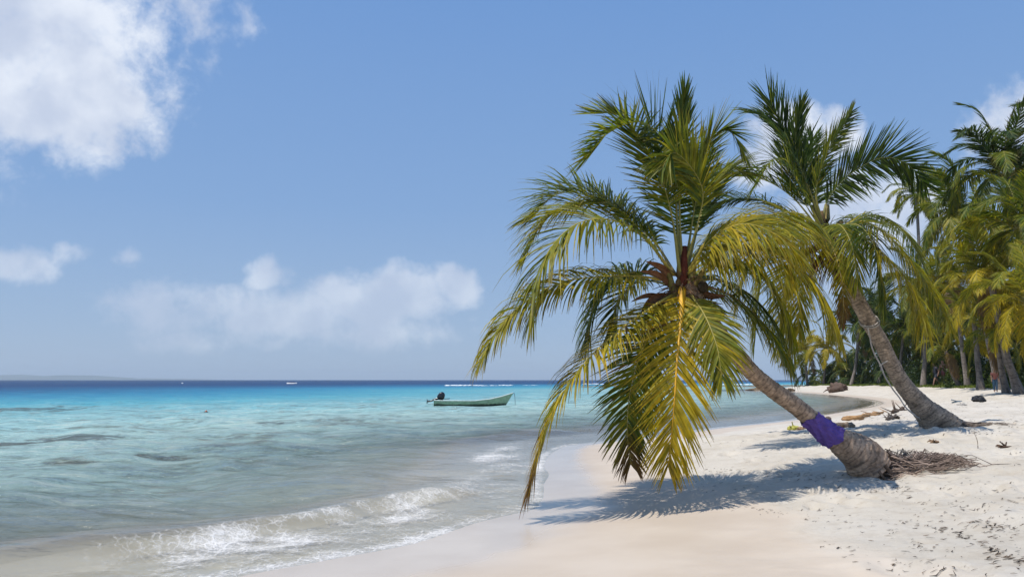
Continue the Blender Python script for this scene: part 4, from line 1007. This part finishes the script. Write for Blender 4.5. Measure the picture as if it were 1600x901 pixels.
# ------------------------------------------------------------------ boat
def ship():
    Yb = on_water(735, 634.5).y; u = Yb / F                      # metres per photo pixel at the boat
    x0 = (680 - 800) * u; L = (802.5 - 680) * u
    root = empty('motorboat', (x0, Yb, 0), label='weathered pale green open motorboat moored in the turquoise water', cat='boat')
    ns, nr = 90, 9; V = []; C = []; Fc = []
    def sec(s_):
        sheer = np.interp(s_, [0, .1, .5, .7, .85, 1.0], [.355, .33, .315, .42, .58, .80]) * 1.0
        beam = .62 * np.interp(s_, [0, .15, .5, .75, .9, 1], [.84, .95, 1, .72, .36, .03])
        keel = np.interp(s_, [0, .8, .9, 1.0], [-.20, -.18, -.1, .62]); return sheer, beam, keel
    def xs(s_, kf): # raked stem: the keel line ends before the gunwale does
        return s_ * L * 1.0 if s_ < .84 else (s_ - 0) * L - 0
    prof_ = [(0, 0), (.35, .04), (.68, .14), (.84, .30), (.92, .52), (.97, .76), (1.0, 1.0)]
    half = [(float(np.interp(q, [b for b, _ in prof_], [h for _, h in prof_])) and (q, float(np.interp(q, [b for b, _ in prof_], [h for _, h in prof_])))) or (q, 0.0) for q in [0, .35]] + [(float(np.interp(q, [h for _, h in prof_], [b for b, _ in prof_])), q) for q in np.linspace(.08, 1, 20)]; ring = [(-b_, h_) for b_, h_ in reversed(half)] + half[1:]
    nk = len(ring)
    for i in range(ns):
        s_ = i / (ns - 1); sh, bm_, ke = sec(s_)
        for (b_, h_) in ring:
            rake = .0
            x = s_ * L * .86 + s_ ** 2 * L * .14 * 1.0
            x = s_ * L - (1 - h_) * .62 * max(0, (s_ - .62) / .38) ** 1.2
            z = -.20 + (sh + .20) * h_ 
            y = bm_ * (b_ if s_ < .5 else b_ * (1 - (1 - h_) * .5 * ((s_ - .5) / .5)))
            V.append(Vector((x, y, z)))
            g = .5 + .5 * mnoise.noise(Vector((x * 1.6, z * 5, b_))); lowk = max(0, min(1, (.26 - z) / .3 + .5 * mnoise.noise(Vector((x * 2.5, z * 6, 4)))))
            cc = np.array((.37, .47, .29)) * (1 - lowk * .75 * (.4 + g)) + np.array((.08, .11, .025)) * lowk * .6
            if z < .10 + .05 * g: cc = np.array((.02, .028, .012))
            if s_ > .70 and z < .14: cc = np.array((.015, .028, .018))
            C.append(cc)
    # finer colour: subdivide the sides
    for i in range(ns - 1):
        for k in range(nk - 1): a = i * nk + k; Fc.append((a, a + 1, a + nk + 1, a + nk))
    Fc.append(tuple(range(nk)))
    hull = link_mesh('hull', V, Fc, m_paint, root, True, col=C, world=False)
    md = hull.modifiers.new('skin', 'SOLIDIFY'); md.thickness = .035; md.offset = -1
    # gunwale
    mb = MB()
    for sgn in (0, nk - 1):
        mb.tube([V[i * nk + sgn] + Vector((0, 0, .012)) for i in range(ns)], .028, 8, (.62, .66, .60))
    mb.tube([V[0] + Vector((0, 0, .01)), V[nk - 1] + Vector((0, 0, .01))], .03, 8, (.62, .66, .60))
    mb.build('gunwale', m_paint, root, world=False)
    for s_ in (.2, .42, .64):
        mb = MB(); sh, bm_, ke = sec(s_); x = s_ * L; b = len(mb.v)
        for dx in (-.13, .13):
            for dy in (-bm_ * .93, bm_ * .93):
                for dz in (-.03, .0): mb.v.append(Vector((x + dx, dy, sh - .12 + dz))); mb.c.append((.5, .54, .46))
        mb.f += [(b, b + 2, b + 6, b + 4), (b + 1, b + 5, b + 7, b + 3), (b, b + 1, b + 3, b + 2), (b + 4, b + 6, b + 7, b + 5), (b, b + 4, b + 5, b + 1), (b + 2, b + 3, b + 7, b + 6)]
        mb.build('bench', m_paint, root, smooth=False, world=False)
    # outboard motor, tilted up
    mot = empty('outboard_motor', (0, 0, 0)); mot.parent = root; mot.location = (0, 0, 0)
    m_cowl, n = new_mat('black gloss cowling'); p = princ(n, Base_Color=n.mix(n.rng(n.noise(n.obj(), 12, 3), .3, .7), (.012, .013, .016), (.03, .03, .033)), Roughness=.22); finish(n, p.outputs[0])
    mb = MB(); cx = 10.5 * u
    n1_, n2_ = 16, 20; b = len(mb.v)
    for i in range(n1_ + 1):
        th = math.pi * i / n1_
        for k in range(n2_):
            ph = 2 * math.pi * k / n2_
            e = lambda v, q: math.copysign(abs(v) ** q, v)
            p_ = Vector((5.6 * u * e(math.sin(th), .8) * e(math.cos(ph), .8), .17 * e(math.sin(th), .8) * e(math.sin(ph), .8), 6.6 * u * e(math.cos(th), .85)))
            p_.x *= 1 - .18 * (p_.z / (6.6 * u))
            p_ = Matrix.Rotation(R(28), 3, 'Y') @ p_
            mb.v.append(p_ + Vector((cx, 0, .62))); mb.c.append((.02, .02, .02))
    for i in range(n1_):
        for k in range(n2_): mb.f.append((b + i * n2_ + k, b + (i + 1) * n2_ + k, b + (i + 1) * n2_ + (k + 1) % n2_, b + i * n2_ + (k + 1) % n2_))
    cw_ = mb.build('cowling', m_cowl, mot, world=False)
    mb = MB(); Q, _ = resample([Vector((cx - .05, 0, .5)), Vector((.02, 0, .42)), Vector((-.18, 0, .33)), Vector((-.36, 0, .30))], 10)
    mb.tube(Q, [.09, .085, .075, .065, .06, .055, .05, .05, .045, .04], 10, (.03, .03, .035)); mb.build('drive_shaft', m_cowl, mot, world=False)
    mb = MB()
    mb.tube([Vector((-.46, 0, .33)), Vector((-.38, 0, .31)), Vector((-.26, 0, .30))], [.02, .06, .045], 10, (.03, .03, .03))
    for k in range(3):
        a = k * 2.094 + .5; dv = Vector((0, math.cos(a), math.sin(a))); tv = Vector((.4, -math.sin(a), math.cos(a))).normalized(); c0 = Vector((-.44, 0, .33)); b = len(mb.v)
        for (r_, w_) in ((.02, .03), (.09, .07), (.15, .05), (.17, .005)):
            for sgn in (-1, 1):
                for d_ in (-.006, .006): mb.v.append(c0 + dv * r_ + tv * w_ * sgn + Vector((d_, 0, 0))); mb.c.append((.03, .03, .03))
        for j in range(3):
            o_ = b + j * 4; mb.f += [(o_, o_ + 2, o_ + 6, o_ + 4), (o_ + 1, o_ + 5, o_ + 7, o_ + 3), (o_, o_ + 4, o_ + 5, o_ + 1), (o_ + 2, o_ + 3, o_ + 7, o_ + 6)]
    mb.build('propeller', m_cowl, mot, world=False)
    mb = MB(); mb.tube([Vector((cx + .12, 0, .46)), Vector((cx + .3, .03, .44)), Vector((cx + .52, .05, .47))], [.02, .018, .022], 8, (.02, .02, .02)); mb.build('tiller', m_cowl, mot, world=False)
    mot['label'] = 'black outboard motor tilted out of the water'; 
    return root, x0, Yb, L
boat, bx0, bY, bL = ship()
boat.rotation_euler = (R(-1.5), 0, R(4))
mb = MB(); e = Vector((bx0 + bL * .998, bY + bL * .07, .76))
Q, _ = resample([e, e + Vector((.05, -.02, .02)), e + Vector((.09, -.05, -.25)), e + Vector((.10, -.05, -.5)), Vector((e.x + .12, e.y - .05, .0)), Vector((e.x + .2, e.y - .05, -.3))], 30)
mb.tube(Q, .014, 6, (.08, .10, .13)); 
tag(mb.build('mooring_line', m_cloth), "dark mooring line hanging from the motorboat's bow into the water", 'rope')

# buoy, float and far skiff
c = on_water(322, 645); u = c.y / F
root = empty('buoy', c, label='small dark buoy with an orange top floating on the left', cat='buoy')
mb = MB(); blob(mb, (0, 0, .0), (3.8 * u, 3.4 * u, 3.0 * u), (.03, .03, .035), rnd, 3, .06); mb.build('float', m_paint, root, world=False)
mb = MB(); mb.tube([Vector((0, 0, 2 * u)), Vector((0, 0, 3.2 * u)), Vector((0, 0, 4.2 * u))], [1.6 * u, 1.6 * u, .8 * u], 12, (.6, .14, .03)); mb.build('top', m_paint, root, world=False)
c = on_water(285, 599); u = c.y / F; mb = MB(); blob(mb, c + Vector((0, 0, .15)), (1.6 * u, 1.2 * u, .9 * u), (.8, .8, .78), rnd, 3, .1)
tag(mb.build('float', m_paint), 'tiny white float far out near the horizon at left', 'float')
c = on_water(456, 599.5); u = c.y / F
root = empty('skiff', c, label='tiny white skiff far away on the horizon', cat='boat')
mb = MB(); ns = 14
for i in range(ns):
    s_ = i / (ns - 1) * 2 - 1; w_ = 2.2 * u * (1 - abs(s_) ** 3) + .02; hh = (1.6 + .6 * s_ * s_) * u
    for (y, z) in ((-w_, hh), (-w_ * .8, -.3), (w_ * .8, -.3), (w_, hh)): mb.v.append(Vector((8 * u * s_, y, z))); mb.c.append((.7, .68, .68))
for i in range(ns - 1):
    for k in range(4): a = i * 4; mb.f.append((a + k, a + (k + 1) % 4, a + 4 + (k + 1) % 4, a + 4 + k))
mb.build('hull', m_paint, root, world=False)
mb = MB()
for xx in (-3.5, 0, 3.5): mb.tube([Vector((xx * u, 0, 1.2 * u)), Vector((xx * u, 0, 3.0 * u))], .35 * u, 6, (.06, .05, .06))
mb.tube([Vector((-5.5 * u, 0, 3.1 * u)), Vector((5 * u, 0, 3.1 * u))], [.5 * u, .5 * u], 8, (.10, .07, .09), flat=.5); mb.build('canopy', m_paint, root, world=False)

# ------------------------------------------------------------------ things lying on the beach
def log(name, pts, r0, col, lab, cat, seed=0, rough=.25, group=None, bits=0):
    rnd = random.Random(seed); G = [on_ground(*p) for p in pts]
    G = [g + Vector((0, 0, r0 * .6)) for g in G]; Q, L_ = resample(G, 30); b, _, _ = trunk_geo(Q[::3], [r0 * rnd.uniform(.6, 1.15) for _ in range(7)], ring=.5, seg=12, n=60, rough=rough, seed=seed, col0=col)
    for _ in range(bits):
        q = Q[rnd.randrange(len(Q))]; dv = Vector((rnd.gauss(0, 1), rnd.gauss(0, .5), abs(rnd.gauss(0, .5)))).normalized()
        b.tube([q, q + dv * r0 * 2, q + dv * r0 * rnd.uniform(2.5, 5)], [r0 * .3, r0 * .22, r0 * .08], 6, np.array(col) * rnd.uniform(.5, 1.2))
    return tag(b.build(name, m_wood), lab, cat, group)
log('driftwood_log', [(1318, 656), (1345, 654), (1375, 647), (1398, 644)], .075, (.40, .235, .11), 'orange-brown driftwood log at the edge of the bay', 'driftwood', 3, .5, bits=7)
log('driftwood_log', [(1395, 646), (1412, 642)], .09, (.10, .07, .05), 'dark broken driftwood lying against the second trunk, right of the orange log', 'driftwood', 4, .5, bits=9)
log('driftwood_log', [(1298, 668), (1320, 668), (1334, 668)], .075, (.32, .24, .17), 'pale bleached log end sticking out behind the purple cloth', 'driftwood', 5, .3)
log('driftwood_log', [(1272, 660), (1290, 659), (1295, 658)], .09, (.14, .10, .08), 'short dark log just behind the leaning trunk above the cloth', 'driftwood', 6, .3)
log('driftwood_branch', [(1385, 656), (1398, 653), (1408, 655)], .05, (.16, .13, .11), 'tangled grey brushwood left of the second trunk', 'driftwood', 7, .5, bits=26)
def husk(px, py, r, col, lab, cat, seed, n=16, flat=.5):
    rnd = random.Random(seed); c = on_ground(px, py); u = c.y / F; mb = MB(); r *= u
    blob(mb, c + Vector((0, 0, r * flat * .4)), (r, r * .7, r * flat), col, rnd, 3, .6, seed)
    for k in range(n):
        dv = Vector((rnd.gauss(0, 1.4), rnd.gauss(0, .7), abs(rnd.gauss(0, .35)))).normalized()
        mb.tube([c + Vector((0, 0, r * .2)), c + dv * r * 1.2 + Vector((0, 0, r * .2)), c + dv * r * rnd.uniform(1.1, 1.6) - Vector((0, 0, r * .1))], [r * .14, r * .1, r * .02], 5, np.array(col) * rnd.uniform(.5, 1.4))
    return tag(mb.build(cat.replace(' ', '_'), m_wood), lab, cat)
husk(1240, 670, 8, (.42, .40, .10), 'yellow-green coconut husk on the sand left of the leaning trunk', 'coconut husk', 1, 6)
husk(1252, 671, 6, (.30, .20, .12), 'small brown husk touching the yellow-green one', 'husk', 2, 6)
husk(1462, 692, 8, (.20, .13, .08), 'curled dry leaf husk on the sand below the second trunk', 'leaf husk', 3, 14, .35)
husk(1571, 699, 9, (.10, .06, .04), 'flat dark brown husk on the sand near the right edge', 'flat husk', 4, 10, .25)
husk(1308, 612, 13, (.13, .09, .07), 'dark uprooted stump on the far beach', 'stump', 5, 10, .8)
husk(1236, 611, 6, (.14, .10, .06), 'small heap of brown debris at the far water edge', 'debris heap', 6, 8, .5)
husk(1503, 633, 7, (.36, .33, .29), 'pale sandy lump left of the black bag', 'sandy lump', 8, 2, .3)
husk(1495, 628, 7, (.13, .19, .24), 'flattened grey-blue rag lying in the sand', 'rag', 9, 2, .12)
husk(1293, 594, 4, (.85, .85, .85), 'white scrap under the far palms', 'white scrap', 12, 0, .5)
# black bag
m_bag, n = new_mat('black plastic bag'); hB = n.noise(n.obj(), 14, 4, .6, 1.0)
p = princ(n, Base_Color=n.mix(hB, (.008, .008, .009), (.02, .02, .022)), Roughness=.33, Normal=bump(n, hB, 1, .05)); finish(n, p.outputs[0])
c = on_ground(1529, 627); u = c.y / F; mb = MB(); blob(mb, c + Vector((0, 0, 4 * u)), (10 * u, 7 * u, 5.5 * u), (.02,) * 3, rnd, 4, .45, 3.3); blob(mb, c + Vector((5 * u, -.02, 2 * u)), (6 * u, 5 * u, 3 * u), (.02,) * 3, rnd, 3, .4, 9)
tag(mb.build('plastic_bag', m_bag), 'lumpy black plastic bag lying on the sand below the grove', 'bag')
# upright stick
c = on_ground(1528, 700); mb = MB(); u = c.y / F
Q, _ = resample([c - Vector((0, 0, .05)), c + Vector((0, 0, 10 * u)), c + Vector((-2 * u, 0, 18 * u)), c + Vector((-5 * u, 0, 26 * u))], 12); mb.tube(Q, [.007 - .0004 * i for i in range(12)], 6, (.20, .16, .12))
tag(mb.build('stick', m_wood), 'thin bent stick standing in the sand right of the root mat', 'stick')
c = on_ground(1465, 603)

# seaweed, husk crumbs and twigs strewn on the sand
mb = MB(); rnd = random.Random(101)
def bit(px, py, s):
    g = on_ground_fast(px, py)
    if g is None: return
    a = rnd.gauss(0, .5); l = s * rnd.uniform(.5, 2.2); dv = Vector((math.cos(a), math.sin(a), 0)); pv = Vector((-dv.y, dv.x, 0))
    q0 = g - dv * l / 2; q2 = g + dv * l / 2; q1 = g + pv * rnd.gauss(0, .25) * l; P = []
    for q in (q0, q1, q2): P.append(Vector((q.x, q.y, gfast(q.x, q.y) + .004 + rnd.random() * .008)))
    s *= .8; w_ = s * rnd.uniform(.10, .26)
    mb.tube(P, [w_ * .5, w_, w_ * .3], 5, np.array(rnd.choice([(.05, .035, .025), (.03, .022, .018), (.10, .065, .04), (.16, .11, .07)])) * rnd.uniform(.7, 1.2), flat=.5)
# drift lines (photo pixels), then loose scatter
LINES = [([(1120, 790), (1200, 798), (1262, 812), (1310, 815), (1400, 832), (1440, 855), (1475, 895)], 190, 4, .022), ([(1290, 742), (1385, 750), (1420, 772), (1480, 800), (1540, 820), (1600, 830)], 150, 7, .03),
         ([(1250, 742), (1330, 760), (1400, 775)], 110, 9, .028), ([(1400, 815), (1480, 830), (1530, 850), (1560, 890)], 110, 6, .03), ([(1540, 850), (1570, 870), (1600, 880)], 80, 6, .03),
         ([(960, 700), (1040, 694), (1160, 690), (1250, 680)], 70, 5, .025), ([(1120, 735), (1200, 742), (1300, 745)], 120, 8, .03), ([(1390, 745), (1410, 758), (1395, 770)], 60, 6, .03), ([(1490, 790), (1530, 800), (1560, 840)], 70, 8, .028)]
for pts, cnt, sp, s in LINES:
    Q = catmull([Vector((a, b_, 0)) for a, b_ in pts], 100)
    for _ in range(int(cnt * .55)):
        q = Q[min(99, int(99 * rnd.random()))]; 
        if vnoise(q.x * .06, q.y * .1, 4) < .38: continue
        bit(q.x + rnd.gauss(0, sp), q.y + rnd.gauss(0, sp * .45), s)
for _ in range(1000):
    px = rnd.uniform(1060, 1600); py = rnd.uniform(676, 900)
    if px < 1180 + (py - 800) * 1.9 and py > 790: continue
    if px < 1260 and py > 770 and rnd.random() < .7: continue
    if vnoise(px * .018, py * .03, 14) < .45 and rnd.random() < .75: continue
    bit(px, py, rnd.choice([.012, .02, .03]))
for _ in range(450):
    bit(rnd.uniform(1250, 1600), rnd.uniform(612, 680), .035)
tag(mb.build('beach_litter', m_wood), 'dark seaweed scraps, twigs and husk crumbs strewn over the dry sand', 'litter', kind='stuff')

# ------------------------------------------------------------------ people
def person(px, py, hpx, face, pose, skin, parts, lab, hair=(.02, .015, .012), Yf=None):
    """pose: dict of joints in body units (height 1), x = forward, y = left, z = up"""
    g = on_ground(px, py) if Yf is None else Vector((at(px, py, Yf).x, Yf, gz(at(px, py, Yf).x, Yf))); h = hpx / F * g.y
    J = dict(pel=(0, 0, .52), wai=(0, 0, .60), che=(.01, 0, .74), neck=(.015, 0, .83), head=(.03, 0, .88), top=(.03, 0, .965),
             shl=(.01, .105, .80), shr=(.01, -.105, .80), ell=(-.03, .14, .64), elr=(.03, -.14, .64), wrl=(.03, .15, .50), wrr=(.08, -.14, .51), hal=(.04, .15, .45), har=(.10, -.14, .46),
             hil=(0, .05, .50), hir=(0, -.05, .50), knl=(.08, .05, .28), knr=(-.03, -.05, .28), anl=(.06, .05, .04), anr=(-.15, -.05, .06), tol=(.14, .05, .015), tor=(-.08, -.05, .015))
    J.update(pose)
    root = empty('person', g, label=lab, cat='person'); root.rotation_euler = (0, 0, face)
    def skinmesh(name, joints, edges, rads, mat, col, sub=2):
        names = list(joints); me = bpy.data.meshes.new(name); me.from_pydata([tuple(Vector(joints[k]) * h) for k in names], [(names.index(a), names.index(b_)) for a, b_ in edges], []); me.update()
        o = bpy.data.objects.new(name, me); COL.objects.link(o); o.parent = root
        sk = o.modifiers.new('skin', 'SKIN'); sk.use_smooth_shade = True
        for i, k in enumerate(names):
            r = rads[k]; r = r if isinstance(r, tuple) else (r, r); me.skin_vertices[0].data[i].radius = (r[0] * h, r[1] * h)
        me.skin_vertices[0].data[0].use_root = True
        ss = o.modifiers.new('sub', 'SUBSURF'); ss.levels = sub; ss.render_levels = sub
        mt, n_ = new_mat(name + ' colour'); v_ = n_.noise(n_.obj(), 9, 3); p_ = princ(n_, Base_Color=n_.mix(v_, tuple(np.array(col) * .85), tuple(np.array(col) * 1.15)), Roughness=.7); finish(n_, p_.outputs[0]); me.materials.append(mt)
        return o
    E = [('pel', 'wai'), ('wai', 'che'), ('che', 'neck'), ('neck', 'head'), ('head', 'top'), ('che', 'shl'), ('che', 'shr'), ('shl', 'ell'), ('shr', 'elr'), ('ell', 'wrl'), ('elr', 'wrr'), ('wrl', 'hal'), ('wrr', 'har'),
         ('pel', 'hil'), ('pel', 'hir'), ('hil', 'knl'), ('hir', 'knr'), ('knl', 'anl'), ('knr', 'anr'), ('anl', 'tol'), ('anr', 'tor')]
    Rr = dict(pel=.07, wai=.062, che=.075, neck=.032, head=.055, top=.045, shl=.038, shr=.038, ell=.026, elr=.026, wrl=.018, wrr=.018, hal=.018, har=.018, hil=.052, hir=.052, knl=.036, knr=.036, anl=.024, anr=.024, tol=.022, tor=.022)
    JJ = dict(J)
    for s_ in 'lr':    # five fingers on each hand
        w_, hd = Vector(J['wr' + s_]), Vector(J['ha' + s_]); dv = (hd - w_).normalized(); sd = Vector((dv.z, 0, -dv.x)).normalized() if True else None
        for k in range(5):
            nm = f'f{s_}{k}'; off_ = (k - 1.7) * .009
            JJ[nm] = tuple(hd + dv * ((.042, .048, .046, .036)[k] if k < 4 else .018) + sd * (off_ if k < 4 else -.035)); E.append(('ha' + s_, nm)); Rr[nm] = .005
    skinmesh('body', JJ, E, Rr, None, skin)
    hj = dict(a=tuple(Vector(J['head']) + Vector((-.018, 0, .05))), b=tuple(Vector(J['top']) + Vector((-.012, 0, .005)))); skinmesh('hair', hj, [('a', 'b')], dict(a=.058, b=.042), None, hair)
    for nm, col in parts.items():
        if nm == 'shorts' or nm == 'trousers':
            lo = 1.0 if nm == 'trousers' else .75
            jj = dict(wai=J['wai'], pel=J['pel'], hil=J['hil'], hir=J['hir']); ee = [('wai', 'pel'), ('pel', 'hil'), ('pel', 'hir')]; rr = dict(wai=.066, pel=.082, hil=.066, hir=.066)
            for s_ in 'lr':
                k_ = Vector(J['hi' + s_]).lerp(Vector(J['kn' + s_]), lo); jj['k' + s_] = tuple(k_); ee.append(('hi' + s_, 'k' + s_)); rr['k' + s_] = .052
                if nm == 'trousers': jj['a' + s_] = tuple(Vector(J['kn' + s_]).lerp(Vector(J['an' + s_]), .9)); ee.append(('k' + s_, 'a' + s_)); rr['a' + s_] = .034
            skinmesh(nm, jj, ee, rr, None, col)
        if nm == 'shirt':
            jj = dict(wai=J['wai'], pel=tuple(Vector(J['pel']) + Vector((0, 0, .02))), che=J['che'], neck=tuple(Vector(J['neck']) - Vector((0, 0, .02)))); ee = [('pel', 'wai'), ('wai', 'che'), ('che', 'neck')]; rr = dict(wai=.074, pel=.080, che=.088, neck=.046)
            for s_ in 'lr': jj['s' + s_] = J['sh' + s_]; jj['e' + s_] = tuple(Vector(J['sh' + s_]).lerp(Vector(J['el' + s_]), .65)); ee += [('che', 's' + s_), ('s' + s_, 'e' + s_)]; rr['s' + s_] = .048; rr['e' + s_] = .042
            skinmesh(nm, jj, ee, rr, None, col)
    return root, g, h
person(1464, 604, 38, R(188), dict(che=(.05, 0, .73), neck=(.08, 0, .82), head=(.105, 0, .865), top=(.115, 0, .95), shl=(.06, .105, .79), shr=(.06, -.105, .79), knl=(.13, .05, .29), anl=(.20, .05, .045), tol=(.28, .05, .02), knr=(-.05, -.05, .28), anr=(-.16, -.05, .06)), (.24, .13, .085), dict(shorts=(.015, .018, .03), shirt=(.018, .022, .04)), 'person in dark shirt and shorts striding left on the upper beach')
person(1476, 601.5, 40, R(200), dict(), (.33, .16, .10), dict(shorts=(.30, .07, .05)), 'bare-chested person in reddish shorts walking just right of the one in dark clothes')
_, g_, h_ = person(1555, 600, 36, R(250), dict(knl=(.0, .05, .28), anl=(.0, .05, .04), tol=(.07, .05, .015), knr=(0, -.05, .28), anr=(0, -.05, .04), tor=(.07, -.05, .015)), (.22, .12, .08), dict(trousers=(.02, .06, .11), shirt=(.13, .04, .03)), 'person in red shirt and blue trousers standing between trunks in the grove', Yf=46)

# ------------------------------------------------------------------ air
bm = bmesh.new(); bmesh.ops.create_cube(bm, size=1)
for v in bm.verts: v.co = Vector((v.co.x * 31000, 6300 + v.co.y * 13400, 24 + v.co.z * 170))
hz_me = bpy.data.meshes.new('haze'); bm.to_mesh(hz_me); bm.free()
hz_o = bpy.data.objects.new('haze', hz_me); COL.objects.link(hz_o); tag(hz_o, kind='stuff')
m_haze = bpy.data.materials.new('sea haze'); m_haze.use_nodes = True; n = NT(m_haze.node_tree)
pv = n.n('ShaderNodeVolumePrincipled'); pv.inputs['Color'].default_value = (.78, .90, 1.0, 1); pv.inputs['Density'].default_value = 0.00014; pv.inputs['Anisotropy'].default_value = .1
o_ = n.n('ShaderNodeOutputMaterial'); n.l(pv.outputs[0], o_.inputs['Volume']); hz_me.materials.append(m_haze)
